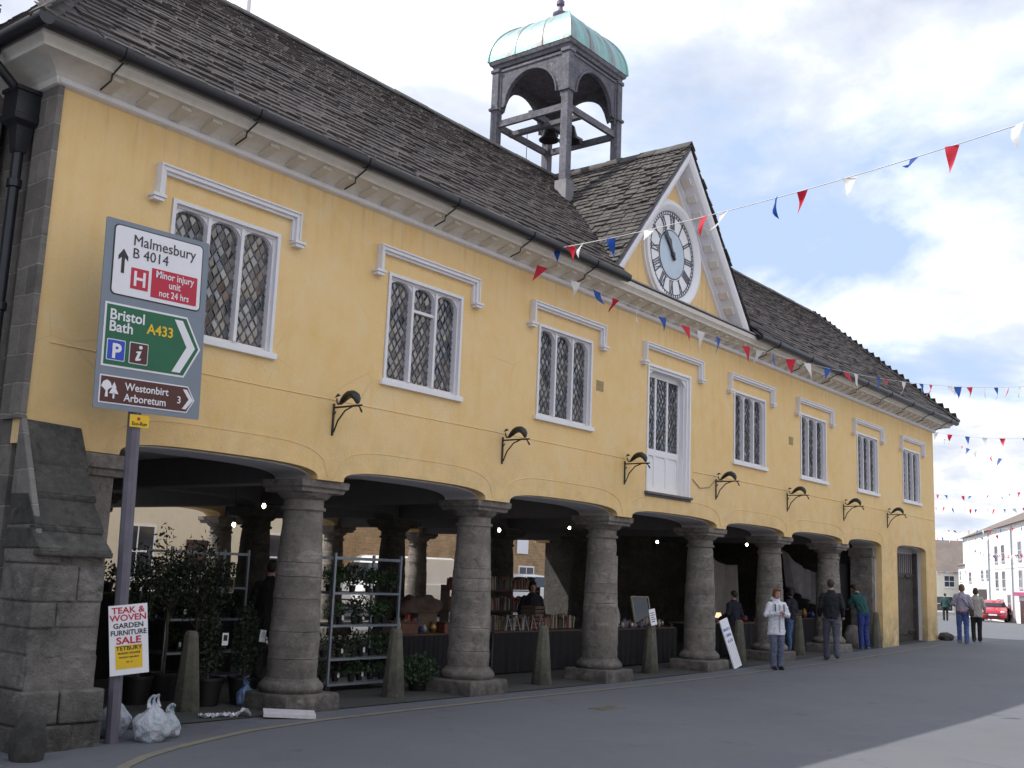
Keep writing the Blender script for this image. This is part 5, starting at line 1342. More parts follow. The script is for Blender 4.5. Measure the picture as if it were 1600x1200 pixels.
def person(lab, x, y, face, h, J, top, bottom, hair, shoe, topkind='coat', hem=.80, hairlong=0, fem=False, vox=.014, fine=False, z=None, acc=None, skirt=False, group=None):
    """local frame: faces -y, z up, 1.75 m tall before scaling; J = joint positions"""
    t = thing('person', (x, y, (g(x) if z is None else z)+.004), lab, 'person', group, rz=face); t.scale = (h/1.75,)*3
    D = dict(hl=(.09,0,.93), hr=(-.09,0,.93), kl=(.10,-.02,.50), kr=(-.10,-.02,.50), al=(.10,.02,.09), ar=(-.10,.02,.09),
             sl=(.165,0,1.395), sr=(-.165,0,1.395), el=(.25,.03,1.15), er=(-.25,.03,1.15), wl=(.27,-.08,.91), wr=(-.27,-.08,.91), dl=None, dr=None, hx=0, hy=-.015, tilt=0)
    D.update(J); V3 = lambda k: Vector(D[k]); LEAN[0] = D.get('lean', .03)
    tw = .92 if fem else 1.0
    # body: one continuous surface
    B = MB()
    B.sweep([ell(.86,.13,.09), ell(.93,.16,.11), ell(1.0,.15,.105), ell(1.10,.13,.095), ell(1.25,.155*tw,.11), ell(1.36,.16*tw,.11), ell(1.42,.13*tw,.09), ell(1.47,.070,.062), ell(1.57,.052,.055,0,-.01)])
    hc = Vector((D['hx'], D['hy'], 1.64)); 
    B.ball(hc+Vector((0,.012,.018)), (.076,.094,.098), 16, 12); B.ball(hc+Vector((0,-.028,-.045)), (.056,.062,.068), 14, 10)
    B.ball(hc+Vector((0,-.098,-.015)), (.013,.020,.024), 8, 6); B.ball(hc+Vector((0,-.085,-.058)), (.024,.014,.010), 8, 6)
    for s in (-1,1): B.ball(hc+Vector((s*.078,.01,-.01)), (.012,.020,.032), 8, 6)
    for s, a, c, e in (('l','hl','kl','al'),('r','hr','kr','ar')):
        limb(B, [V3(a), V3(a).lerp(V3(c),.5), V3(c), V3(c).lerp(V3(e),.35), V3(e)], [.085,.07,.052,.050,.034])
    for s in 'lr':
        S_, E_, W_2 = V3('s'+s), V3('e'+s), V3('w'+s)
        limb(B, [S_, S_.lerp(E_,.5), E_, E_.lerp(W_2,.4), W_2], [.052,.043,.036,.034,.024])
        d = V3('d'+s) if D['d'+s] else (W_2-E_).normalized(); d = d.normalized(); sd = d.cross(Vector((0,0,1)) if abs(d.z) < .8 else Vector((0,1,0))).normalized(); if_ = 1 if s == 'l' else -1
        nrm = sd.cross(d)
        palm = W_2 + d*.05
        B.tube([W_2, W_2+d*.04, W_2+d*.088], [.025,.038,.036], 10, flat=.55, up=tuple(sd))
        for k in range(4):
            o_ = (-.027+.018*k); L_ = (.062,.072,.068,.052)[k]; b0 = W_2+d*.083+sd*o_; b1 = b0+d*L_*.45-nrm*if_*.006; b2 = b1+(d*.75-nrm*if_*.5).normalized()*L_*.33; b3 = b2+(d*.4-nrm*if_*.8).normalized()*L_*.25
            B.tube([b0-d*.02,b0,b1,b2,b3], [.0095,.0095,.009,.008,.006], 7)
        tb = W_2+d*.03+sd*.03; B.tube([tb-sd*.01,tb+sd*.012+d*.018,tb+sd*.022+d*.045,tb+sd*.018+d*.065], [.013,.012,.010,.007], 7)
    blob('body', B, SKIN, t, .0085 if fine else vox, 2)
    # eyes, brows, lips
    if fine:
        B = MB()
        for s in (-1,1): B.ball(hc+Vector((s*.031,-.083,.004)), (.011,.007,.006), 8, 6)
        B.build('eye', SK, t)
        B = MB(); B.ball(hc+Vector((0,-.098,-.058)), (.020,.006,.006), 8, 6); B.build('mouth', simple('lips', (.35,.10,.10), .5, .1, 9), t)
        B = MB()
        for s in (-1,1): B.tube([hc+Vector((s*.016,-.092,.022)), hc+Vector((s*.046,-.080,.024))], .004, 5)
        B.build('eyebrow', hair, t)
    # hair
    B = MB(); B.ball(hc+Vector((0,.022,.035)), (.086,.100,.095), 16, 10)
    if hairlong: 
        for s in (-1,1): B.ball(hc+Vector((s*.062,.02,-.02)), (.032,.065,.07), 10, 8)
        B.ball(hc+Vector((0,.07,-.03)), (.075,.045,.07), 10, 8)
        B.ball(hc+Vector((.02,-.06,.085)), (.055,.035,.025), 10, 8)
    else: B.ball(hc+Vector((0,.065,-.005)), (.068,.045,.06), 10, 8)
    blob('hair', B, hair, t, .010, 3)
    # trousers
    B = MB(); r = .012
    B.sweep([ell(.84,.13,.10), ell(.93,.172,.125), ell(1.0,.160,.118), ell(1.06,.150,.11)])
    for a, c, e in (('hl','kl','al'),('hr','kr','ar')):
        A_, K_, N_ = V3(a), V3(c), V3(e)-Vector((0,0,.02)); limb(B, [A_, A_.lerp(K_,.5), K_, K_.lerp(N_,.5), N_], [.100,.092,.074,.070,.068])
    blob('trousers', B, bottom, t, vox*.9, 3)
    for e in ('al','ar'):
        A_ = V3(e); B = MB(); B.tube([A_+Vector((0,.05,-.045)), A_+Vector((0,.02,-.035)), A_+Vector((0,-.06,-.05)), A_+Vector((0,-.13,-.062)), A_+Vector((0,-.175,-.068))], [.040,.047,.042,.036,.020], 12); B.tube([A_+Vector((0,0,.03)), A_+Vector((0,.02,-.05))], .042, 12)
        blob('shoe', B, shoe, t, .010, 2)
    # top garment
    B = MB(); hz = hem; wd = 1.0
    w0 = .20 if topkind == 'coat' else .175
    B.sweep([ell(hz,w0,w0*.78), ell(hz+.06,w0+.005,w0*.80), ell(1.02,.185,.14), ell(1.12,.180,.135), ell(1.27,.188*tw,.140), ell(1.36,.190*tw,.130), ell(1.42,.165*tw,.11), ell(1.465,.11,.09), ell(1.50,.075,.078), ell(1.53,.070,.072)])
    for s in 'lr':
        S_, E_, W_2 = V3('s'+s), V3('e'+s), V3('w'+s); fat = 1.0 if topkind == 'shirt' else 1.14
        limb(B, [S_, S_.lerp(E_,.5), E_, E_.lerp(W_2,.5), W_2-(W_2-E_).normalized()*.01], [.066*fat,.058*fat,.052*fat,.046*fat,.038*fat])
    blob('coat' if topkind == 'coat' else 'jacket' if topkind == 'jacket' else 'shirt', B, top, t, vox*.9, 4)
    if acc: acc(t, D)
    for ch in list(t.children):
        nm = ch.name.split('.')[0]
        if nm in ('trousers','coat','jacket','shirt'): folds(ch, .016 if nm != 'trousers' else .013, x*3.1)
        if nm != 'shoe': shear(ch)
    return t
def clothm(n, c, var=.2, b=.5): return simple(n, c, .85, var, 7, b, bscale=14, bdist=.03)
COATW = clothm('white_quilted_coat', (.74,.76,.86), .1, .9); JEAN = clothm('faded_blue_jeans', (.10,.13,.21), .35); JEANG = clothm('grey_blue_trousers', (.085,.09,.125), .3)
BLACKJ = clothm('black_jacket', (.010,.011,.018), .2); GREENJ = clothm('bottle_green_jacket', (.012,.075,.075), .3); BLUEJ = clothm('bright_blue_jeans', (.025,.05,.22), .3)
LAV = clothm('lavender_grey_shirt', (.34,.32,.42), .1); BEI = clothm('beige_jacket', (.38,.36,.34), .1); NAVY = clothm('dark_navy_clothes', (.014,.016,.03), .2); DKT = clothm('black_trousers', (.014,.014,.018), .2)
H1 = simple('red_brown_hair', (.16,.06,.04), .6, .3, 30, .3); H2 = simple('dark_grey_brown_hair', (.045,.034,.032), .6, .3, 30, .3); H3 = simple('dark_hair', (.015,.012,.012), .6, .3, 30, .3); H4 = simple('fair_brown_hair', (.14,.09,.06), .6, .3, 30, .3)
SH1 = simple('black_shoe', (.015,.015,.02), .4, .2, 9); SH2 = simple('pale_shoe', (.4,.4,.45), .5, .2, 9)
camdir = lambda x, y: math.atan2(-4.54-x, -(-10.3-y))   # rz so that local -y looks at the camera
def acc_w(t, D):
    B = MB()
    for s in (-1,1): B.obox(Matrix.Translation((s*.105,-.150,1.33)) @ Matrix.Rotation(R(-8),4,'X'), -.012,.012,-.006,.006,-.085,.085)
    B.build('dark_trim', SK, t)
    B = MB(); B.ball((0,.07,1.53), (.12,.085,.06), 14, 8); blob('hood', B, COATW, t, .012, 3)
    B = MB(); B.obox(Matrix.Translation((0,-.165,1.1)), -.012,.012,-.012,.012,-.3,.3); B.build('zip', simple('grey_zip', (.45,.46,.52), .5, .1, 9), t)
    B = MB(); B.box(-.02,.03,-.30,-.285,1.17,1.25); B.build('phone', simple('pink_wrapper', (.35,.10,.10), .5, .1, 9), t)
rzw = R(-25)
person('woman in a white quilted coat and blue trousers holding something at her chest', 16.84, -.59, R(-38), 1.62,
       dict(hx=.0, el=(.27,-.02,1.17), er=(-.27,-.02,1.17), wl=(.07,-.245,1.20), wr=(-.07,-.245,1.22), dl=(-.6,-.35,.35), dr=(.6,-.35,.35), kl=(.10,-.03,.50), kr=(-.09,-.05,.50), ar=(-.08,-.02,.09)),
       COATW, clothm('slate_trousers', (.12,.14,.22), .3), H1, SH1, 'coat', .74, 1, True, .012, True, acc=acc_w)
person('man seen from behind in a black jacket and grey trousers, walking away', 19.85, -.56, R(115), 1.80,
       dict(kl=(.10,-.10,.52), al=(.10,-.14,.09), kr=(-.10,.05,.50), ar=(-.10,.27,.15), el=(.245,.03,1.14), er=(-.245,.03,1.14), wl=(.24,-.14,.95), wr=(-.24,-.14,.95)),
       BLACKJ, JEANG, H2, SH1, 'jacket', .90, 0, False, .013, True)
person('person in a bottle green jacket and blue jeans bending over the last stall', 23.8, .15, R(150), 1.70,
       dict(lean=.38, hx=.0, hy=-.10, el=(.25,-.17,1.20), er=(-.25,-.17,1.20), wl=(.14,-.40,1.08), wr=(-.14,-.42,1.10), kr=(-.10,-.06,.5)),
       GREENJ, BLUEJ, H3, SH2, 'jacket', .93, 0, False, .013, False)
def acc_bag(t, D):
    B = MB(); B.tube([(.12,-.12,1.45),(-.02,.16,1.30),(-.22,.14,1.02)], .012, 6); B.tube([(.12,-.12,1.45),(0,-.17,1.2),(-.23,.05,1.02)], .01, 6); B.build('strap', SK, t)
    B = MB(); B.box(-.33,-.19,-.02,.20,.80,1.02); B.build('shoulder_bag', SK, t, bevel=.03)
def acc_belt(t, D):
    acc_bag(t, D); B = MB(); B.sweep([ell(.905,.182,.142), ell(.945,.184,.143)]); B.build('red_hem', simple('red_hem', (.4,.04,.06), .7, .1, 9), t)
person('woman with a dark shoulder bag over a lavender shirt walking away arm in arm', 28.72, -.92, R(105), 1.66,
       dict(kl=(.10,-.06,.5), al=(.10,-.10,.09), ar=(-.10,.10,.09), wl=(.24,-.16,1.12), el=(.27,.02,1.16)), LAV, clothm('light_blue_jeans', (.07,.12,.32), .25), H4, SH2, 'jacket', .90, 1, True, .014, acc=acc_belt)
person('woman in a beige jacket and black trousers on the right of the strolling pair', 29.75, -1.02, R(105), 1.56,
       dict(kr=(-.09,-.05,.5), ar=(-.09,-.08,.09), al=(.09,.08,.09), wr=(-.26,-.06,1.02)), BEI, DKT, H2, SH2, 'coat', .80, 1, True, .014)
person('distant walker in a green coat far down the street', 66.0, 10.6, R(105), 1.66, dict(kl=(.10,-.08,.5), al=(.10,-.14,.09), ar=(-.10,.12,.1)), clothm('dark_green_coat', (.015,.06,.06), .2), DKT, H3, SH1, 'coat', .85, 0, False, .02)
person('dark figure standing in shadow left of the first column', 6.15, 2.5, R(140), 1.80, {}, simple('black_coat',(.006,.006,.008),.9,.1,9), DKT, H3, SH1, 'coat', .75, 0, False, .016, z=-.15)
person('dark figure standing behind the books at the bookstall', 13.05, 2.85, R(-40), 1.62, dict(), NAVY, DKT, H3, SH1, 'coat', .72, 1, False, .016)
person('dark figure at the lamp stall left of the fifth column', 18.1, .98, R(160), 1.50, dict(wl=(.2,-.35,1.0), wr=(-.2,-.3,1.0)), NAVY, DKT, H3, SH1, 'jacket', .85, 0, False, .016)
person('dark haired shopper in black and blue jeans right of the fifth column', 21.1, .95, R(170), 1.52, dict(wl=(.2,-.35,1.0), wr=(-.2,-.33,1.0)), NAVY, clothm('pale_blue_jeans', (.10,.17,.34), .25), H3, SH1, 'jacket', .9, 1, True, .016)

# ------------------------------------------------------------------ vehicles
def car(x, y, rz, col, lab, L_=3.9, W2=.84, H=1.46, van=False):
    t = thing('parked_van' if van else 'parked_car', (x,y,g(x)), lab, 'van' if van else 'car', rz=rz)
    paint, nt, b = nmat('car_paint_%s' % lab.split()[0]); b.inputs['Base Color'].default_value = (*col,1); b.inputs['Roughness'].default_value = .25; b.inputs['Coat Weight'].default_value = .6
    # stations along local x (front at -x): (x, z_bottom, z_belt, z_top, half width belt, half width top)
    if van: ST = [(-2.4,.35,.75,.80,.80,.70),(-2.3,.28,.98,1.02,.90,.82),(-1.75,.25,1.10,1.18,.95,.86),(-1.15,.25,1.15,1.92,.97,.84),(-.9,.25,1.15,2.02,.97,.86),(2.3,.25,1.15,2.05,.97,.88),(2.4,.30,1.15,1.98,.95,.86)]
    else: ST = [(-L_/2,.30,.55,.58,.70,.62),(-L_/2+.10,.22,.70,.74,.80,.72),(-L_/2+.45,.20,.84,.88,.84,.76),(-L_/2+.95,.20,.92,1.00,.85,.74),(-L_/2+1.65,.20,.94,1.42,.85,.62),(-L_/2+2.3,.20,.95,H,.85,.62),(L_/2-.7,.20,.97,1.42,.85,.60),(L_/2-.22,.22,.95,1.15,.82,.62),(L_/2,.32,.80,.85,.76,.62)]
    B = MB(); rings = []
    for (xx, zb, zl, zt, wb, wt) in ST:
        rings.append([(xx,-wb*.86,zb),(xx,-wb,zb+.12),(xx,-wb,zl-.04),(xx,-wb*.97,zl),(xx,-wt,zt-.05),(xx,-wt*.85,zt),(xx,wt*.85,zt),(xx,wt,zt-.05),(xx,wb*.97,zl),(xx,wb,zl-.04),(xx,wb,zb+.12),(xx,wb*.86,zb)])
    B.sweep(rings); body = B.build('body', paint, t, True, bevel=.02)
    # glass laid just proud of the body
    B = MB()
    i0 = 3 if not van else 2; a, c = ST[i0], ST[i0+1]
    e = .012
    def P(s, k, side): # k 0 belt 1 top
        return Vector((s[0], side*(s[4]*.93 if k == 0 else s[5]*.92), (s[2]+.03 if k == 0 else s[3]-.05)))
    p = [P(a,0,-1), P(a,0,1), P(c,1,1), P(c,1,-1)]; p[0].z = p[1].z = a[3]+.01; 
    n = (p[1]-p[0]).cross(p[3]-p[0]).normalized(); n = n if n.x < 0 else -n
    p = [q+n*.025 for q in p]; B.hexa([p[0],p[1],p[1]-n*.01,p[0]-n*.01,p[3],p[2],p[2]-n*.01,p[3]-n*.01]); B.build('windscreen', DGLASS, t)
    for s in (-1,1):
        if van: sp = [(-1.5,-.95)]
        else: sp = [(-L_/2+1.35,-.05),(.02,L_/2-.75)]
        for xa, xb in sp:
            B = MB(); wb = ST[4][4]*.975; wt = ST[4][5]*1.03+.03; z0 = .97 if not van else 1.2; z1 = 1.36 if not van else 1.75
            B.hexa([(xa-.22,s*wb,z0),(xb,s*wb,z0),(xb,s*(wb-.02),z0),(xa-.22,s*(wb-.02),z0),(xa+.22,s*(wt+.01),z1),(xb,s*(wt+.01),z1),(xb,s*(wt-.01),z1),(xa+.22,s*(wt-.01),z1)]); B.build('side_window', DGLASS, t)
    fxx = ST[1][0]
    for s in (-1,1):
        B = MB(); B.ball((fxx-.02 if not van else fxx-.02, s*.60, .68 if not van else .85), (.08,.16,.085), 12, 8); B.build('headlight', simple('headlamp_glass', (.6,.6,.65), .1, .1, 5), t, True)
    B = MB(); B.box(ST[0][0]-.02,ST[0][0]+.05,-.45,.45,.34,.46); B.box(ST[0][0]-.015,ST[0][0]+.06,-.5,.5,.55,.60); B.build('grille', SK, t)
    B = MB(); B.box(ST[0][0]-.04,ST[0][0]-.022,-.26,.26,.44,.55); B.build('number_plate', SW, t)
    for xx in (ST[0][0]+.75, ST[-1][0]-.72):
        for s in (-1,1):
            M = Matrix.Translation((xx, s*(.78 if not van else .88), .31)) @ Matrix.Rotation(R(90),4,'X')
            B = MB(); B.lathe([(.20,-.10),(.29,-.11),(.31,-.08),(.31,.08),(.29,.11),(.20,.10)], n=22, M=M); wh = B.build('wheel', POTM, t, True)
            B = MB(); B.lathe([(.02,-.095),(.20,-.09),(.20,.09),(.02,.095)], n=16, M=M); B.build('rim', CHR, wh)
    for s in (-1,1): B = MB(); B.ball((ST[3][0]+.15, s*.96, .98 if not van else 1.25), (.06,.09,.065), 8, 6); B.build('wing_mirror', paint, t, True)
    return t
car(75.5,10.2,R(12),(.42,.012,.035),'red hatchback driving towards the camera far down the street')
car(22.5,15.8,R(6),(.72,.72,.72),'white van parked in the street behind the hall',van=True)
car(30.5,16.6,R(3),(.62,.64,.68),'silver car parked behind the hall right of the white van')
car(14.0,15.2,R(2),(.70,.70,.72),'pale hatchback parked behind the hall left of the white van')

# ------------------------------------------------------------------ buildings around
def wall_windows(o_parent, M, specs, fm, gm, y=0):
    """specs: x0,x1,z0,z1 in wall space; window > pane"""
    for (x0, x1, z0, z1) in specs:
        B = MB(); w = .07
        B.obox(M,x0,x0+w,y-.04,y+.02,z0,z1); B.obox(M,x1-w,x1,y-.04,y+.02,z0,z1); B.obox(M,x0+w,x1-w,y-.04,y+.02,z0,z0+w); B.obox(M,x0+w,x1-w,y-.04,y+.02,z1-w,z1); B.obox(M,x0+w,x1-w,y-.035,y+.015,(z0+z1)/2-.03,(z0+z1)/2+.03)
        B.obox(M,(x0+x1)/2-.02,(x0+x1)/2+.02,y-.033,y+.012,z0+w,z1-w); B.obox(M,x0-.08,x1+.08,y-.10,y+.01,z0-.08,z0-.001)
        f = B.build('window', fm, o_parent)
        B = MB(); B.obox(M,x0+w,x1-w,y-.02,y-.008,z0+w,z1-w); B.build('pane', gm, f)
WIN_G = simple('house_window_glass', (.05,.055,.07), .08, .3, 2)
def house(lab, p0, p1, depth, z0, zt, wallm, roofm, specs, ridge=2.5, rh=2.0, doors=(), chim=(), cat='house', name='house', over=.3, side=1, flat=False):
    p0, p1 = Vector((*p0,0)), Vector((*p1,0)); d = (p1-p0).normalized(); L_ = (p1-p0).length; n = Vector((d.y,-d.x,0))   # outward normal, -y side
    t = thing(name, (p0.x,p0.y,z0), lab, cat); M = Matrix(((d.x,-n.x,0,0),(d.y,-n.y,0,0),(0,0,1,0),(0,0,0,1))); h = zt-z0
    B = MB(); B.obox(M,0,L_,0,depth,-1,h); B.build('wall', wallm, t)
    B = MB(); r = h+rh; hh = ridge
    P = [(-over,-over,h-.05),(L_+over,-over,h-.05),(L_+over,depth+over,h-.05),(-over,depth+over,h-.05)]
    Q = [(hh*.9,depth/2,r),(L_-hh*.9,depth/2,r),(L_-hh*.9,depth/2+.02,r),(hh*.9,depth/2+.02,r)]
    B.hexa([M @ Vector(q) for q in P+Q]); rf = B.build('roof', roofm, t)
    for (x, y, w, hc) in chim:
        B = MB(); B.obox(M,x-w/2,x+w/2,y-.35,y+.35,h-.2,h+hc); B.obox(M,x-w/2-.06,x+w/2+.06,y-.41,y+.41,h+hc,h+hc+.12)
        for k in (-.2,.2): B.lathe([(.12,0),(.10,.35)], n=10, M=M @ Matrix.Translation((x+k,y,h+hc+.12)))
        B.build('chimney', simple('chimney_brick', (.16,.11,.12), .9, .4, 5, .3), rf)
    wall_windows(t, M, [(a,b2,c-z0,e-z0) for a,b2,c,e in specs], WHITE2, WIN_G)
    for (x0, x1, zz1, m) in doors:
        B = MB(); B.obox(M,x0,x1,-.03,.02,0,zz1-z0); B.obox(M,x0-.1,x0,-.06,.02,0,zz1-z0+.1); B.obox(M,x1,x1+.1,-.06,.02,0,zz1-z0+.1); B.obox(M,x0,x1,-.06,.02,zz1-z0,zz1-z0+.1)
        dr = B.build('door', m, t)
    return t, M
WST = m_paint('white_stucco', (.86,.85,.83), (.7,.69,.66), .2, .8); CRS = m_paint('cream_stucco', (.70,.63,.50), (.5,.45,.36), .3, .85); LCR = m_paint('pale_cream_stucco', (.78,.74,.64), (.6,.56,.48), .25, .85)
RSL = m_slate('distant_stone_roof', (.15,.125,.115), (.21,.17,.15), (.34,.28,.25), .5)
DDR = simple('dark_door_paint', (.05,.03,.03), .5, .2, 5); PINK = simple('pink_shopfront', (.40,.07,.17), .5, .2, 5); GRY = simple('grey_shopfront', (.10,.12,.12), .5, .3, 5)
# white terrace that closes the view on the right; its front faces the sun
d_ = Vector((72.2-96.48, 7.55-17.98, 0)).normalized(); A_ = Vector((96.48,17.98,0)); E_ = A_ + d_*38
# house() puts the outward normal on the right of p0->p1, so run it from the near end
nr = Vector((d_.y,-d_.x,0))
far_t, Mf = house('large white three storey house in full sun at the far end of the street', (A_.x,A_.y), (E_.x,E_.y), 9, -.6, 6.3, WST, RSL,
    [], 3, 2.2, chim=((16,5,1.6,3.0),(27,5,1.6,3.2)))
def flip_front(sp): return sp
specs = []
for s0 in (16.4,19.2,25.4,28.4,31.2):
    specs += [(s0,s0+1.25,3.85,5.05),(s0,s0+1.25,2.0,3.2)]
specs += [(9.8,10.9,2.7,3.4),(12.3,13.2,2.7,3.4),(3.2,4.6,2.5,3.3),(16.6,19.6,-.1,1.25),(21,22.3,.3,1.6)]
wall_windows(far_t, Mf, [(a,b2,c+.6,e+.6) for a,b2,c,e in specs], simple('grey_sash', (.45,.46,.52), .5, .1, 4), WIN_G)
for x0, x1, z1, m in ((8.3,12.2,1.9,DDR),(25.6,27.6,1.2,DDR),(30,31,1.5,DDR)):
    B = MB(); B.obox(Mf,x0,x1,-.05,.02,0,z1+.6); B.build('door', m, far_t)
B = MB(); B.obox(Mf,25,29,-.35,.0,2.1,2.35); B.build('awning', PINK, far_t)
B = MB(); B.obox(Mf,14,38,-.07,.0,6.75,6.88); B.obox(Mf,14,38,-.04,.0,3.95,4.02); B.build('string_course', WST, far_t)
for x in (14.2,23.6):
    B = MB(); B.tube([Mf @ Vector((x,-.1,0)), Mf @ Vector((x,-.1,6.7))], .06, 6); B.build('drainpipe', SG, far_t)
house('lower white wing with a lean roof left of the large white house', (99.6,19.3), (95.8,17.66), 7, -.6, 4.0, WST, RSL, [(.8,1.8,2.6,3.5)], 1, 1.6)
house('small cream shop with a mossy stone roof at the far left corner of the street', (98.5,24.5), (103.5,17.0), 8, -.7, 3.5, LCR, RSL, [(1.6,2.6,2.0,3.1),(4.2,5.2,2.0,3.1),(1.2,5.0,-.2,1.2)], 1.5, 3.0, chim=((1,4,1.2,3.2),), doors=((5.8,6.8,1.5,DDR),))
# street behind the hall, seen through the arches
house('cream rendered house seen through the first arches behind the hall', (8,20.5), (24.2,20.5), 9, -.1, 7.4, CRS, RSL, [(3,4.3,1.0,2.7),(7,8.3,1.0,2.7),(12.2,13.5,1.0,2.7),(3,4.3,4.2,5.8),(7,8.3,4.2,5.8),(12.2,13.5,4.2,5.8)], 2, 2.5, doors=((9.6,10.8,2.2,DDR),))
house('rubble stone house with white sash windows behind the hall', (24.4,20.8), (39.5,20.8), 9, -.1, 7.8, RUB, RSL, [(6.3,7.5,.5,1.85),(8.1,9.3,.5,1.85),(11.5,12.7,.6,2.0),(2,3.2,4.2,5.8),(7,8.2,4.2,5.8),(12,13.2,4.2,5.8)], 2, 2.5)
house('pale cream house farthest right in the street behind the hall', (39.8,20.2), (56,20.2), 9, -.1, 7.0, LCR, RSL, [(2,3.2,1,2.6),(6,7.2,1,2.6),(10,11.2,1,2.6),(2,3.2,4,5.5),(6,7.2,4,5.5),(10,11.2,4,5.5)], 2, 2.5)
# attached range to the left: only its slate roof shows over the gutter
t = thing('adjoining_house', (-8,1.0,-.2), 'adjoining stone range whose slate roof shows above the left gutter', 'house')
M0 = Matrix.Translation((8,-1.0,.2))
B = MB(); B.obox(M0,-8,.72,1.0,8,-.2,6.85); B.build('wall', ASH, t)  # unseen wall set forward to keep sun off the end wall
B = MB(); U_ = Vector((1,0,0)); ysl, zsl = .62, 6.78; L2 = math.hypot(4.2-ysl, 9.1-zsl); V_ = Vector((0,(4.2-ysl)/L2,(9.1-zsl)/L2)); N_ = Vector((0,-V_.z,V_.y))
slates(B, Vector((0,ysl,zsl)), U_, V_, N_, L2, lambda v: (-8.2, lerp(.1,2.0,v/L2)), exp0=.17, exp1=.12)
B.build('roof', SLATE, t, off=(-8,1.0,-.2))
B = MB(); B.hexa([(-8.2,.62,6.70),(.1,.62,6.70),(2.0,4.2,9.02),(-8.2,4.2,9.02),(-8.2,.62,6.76),(.1,.62,6.76),(2.0,4.2,9.08),(-8.2,4.2,9.08)]); B.hexa([(-8.2,4.2,9.02),(2,4.2,9.02),(.1,8.3,6.7),(-8.2,8.3,6.7),(-8.2,4.2,9.08),(2,4.2,9.08),(.1,8.3,6.76),(-8.2,8.3,6.76)])
B.build('roof_board', OLDWOOD, t, off=(-8,1.0,-.2))
# row across the street behind the photographer: sunlit, mirrored in the leaded panes
for i, (x0, x1, zt, m, lb) in enumerate(((-20,-7,7.2,ASH,'stone house across the street at the far left, behind the viewer'),(-6.8,5,8.0,LCR,'cream house across the street opposite the first arches'),(5.2,16,6.8,RUB,'rubble stone house across the street opposite the clock'),(16.2,30,8.2,LCR,'tall cream house across the street opposite the gate'))):
    house(lb, (x1,-19), (x0,-19), 8, -.2, zt, m, RSL, [(a,a+1.1,c,c+1.5) for a in (1.2,4.2,7.4) for c in (1.0,4.4)], 1.5, 3.0, doors=((9.4,10.4,2.1,DDR),))
# flagpole
t = thing('flagpole', (8.9,8.0,9.0), 'white flagpole rising behind the main roof ridge', 'flagpole')
B = MB(); B.tube([(0,0,0),(0,0,8)], [.07,.05], 10); B.build('pole', WHITE2, t, True); B = MB(); B.ball((0,0,8.05), .09, 10, 6); B.build('finial', WHITE2, t, True)

# ------------------------------------------------------------------ bunting
def flagm(n, c):
    m, nt, b = nmat(n); b.inputs['Base Color'].default_value = (*c,1); b.inputs['Roughness'].default_value = .55
    tr = nt.nodes.new('ShaderNodeBsdfTranslucent'); tr.inputs[0].default_value = (*c,1); mx = nt.nodes.new('ShaderNodeMixShader'); mx.inputs[0].default_value = .40
    o = [x for x in nt.nodes if x.type == 'OUTPUT_MATERIAL'][0]; nt.links.new(b.outputs[0], mx.inputs[1]); nt.links.new(tr.outputs[0], mx.inputs[2]); nt.links.new(mx.outputs[0], o.inputs[0]); return m
FM = {'r': flagm('red_pennant', (.62,.02,.05)), 'b': flagm('blue_pennant', (.02,.09,.42)), 'w': flagm('white_pennant', (.78,.78,.80))}
CORD = simple('white_bunting_cord', (.6,.6,.62), .7, .1, 9)
def bunting(lab, A, Bq, sag, flags, size=.28, cord=.007, sw=.22, seed=0):
    """flags: list of (t along the cord, colour)"""
    rr = random.Random(seed); A, Bq = Vector(A), Vector(Bq); t = thing('bunting', tuple(A), lab, 'bunting', 'strings of red white and blue bunting')
    f = lambda u: (Bq-A)*u - Vector((0,0,4*sag*u*(1-u)))
    B = MB(); B.tube([f(i/40) for i in range(41)], cord, 5); B.build('cord', CORD, t)
    L_ = (Bq-A).length
    for u, c in flags:
        u = min(max(u + rr.gauss(0,.18)/max(len(flags),1)*.8, .002), .998); p = f(u); d = (f(min(u+.01,1.0))-f(u-.01)).normalized(); yawj = rr.gauss(0,.4); swing = rr.gauss(0,sw); w = size*.62*rr.uniform(.85,1.1); h = size*rr.uniform(.9,1.1)
        dn = Vector((0,0,-1)); side = d.cross(dn).normalized(); dn = (dn*math.cos(swing) + side*math.sin(swing)).normalized()
        dn = (dn + d*rr.gauss(0,.25)).normalized(); dd = (d*math.cos(yawj*.6) + side*math.sin(yawj*.6)).normalized()
        B = MB(); n = 6; nn = dd.cross(dn).normalized(); amp = size*rr.uniform(.06,.22); ph_ = rr.uniform(0,6)
        for j in range(n+1):
            v = j/n; hw = w/2*(1-v)
            for k in range(5):
                s = -1+k*.5; B.v.append(p + dd*(s*hw) + dn*(v*h) + nn*(amp*math.sin(ph_+v*3.2+s*1.3*(1-v))*(.3+v)))
        for j in range(n):
            for k in range(4): a = j*5+k; B.f.append((a,a+1,a+6,a+5))
        o = B.build('pennant', FM[c], t, True)
A1, A2 = (8.9,-.5,6.70), (6.35,-8.19,6.16)
bunting('bunting string crossing the clock and rising to the upper right', A1, A2, .12,
        [(.0,'b'),(.045,'r'),(.10,'w'),(.17,'b'),(.29,'w'),(.40,'r'),(.477,'w'),(.55,'b'),(.62,'r'),(.71,'w'),(.79,'b'),(.865,'r'),(.95,'w')], .28, .006, .25, 3)
n = 31
bunting('long bunting string sagging across the yellow wall above the windows', (8.75,-.28,6.42), (23.45,-4.58,6.57), .72, [((i+.3)/n, 'rwb'[(i) % 3]) for i in range(n)], .29, .004, .25, 5)
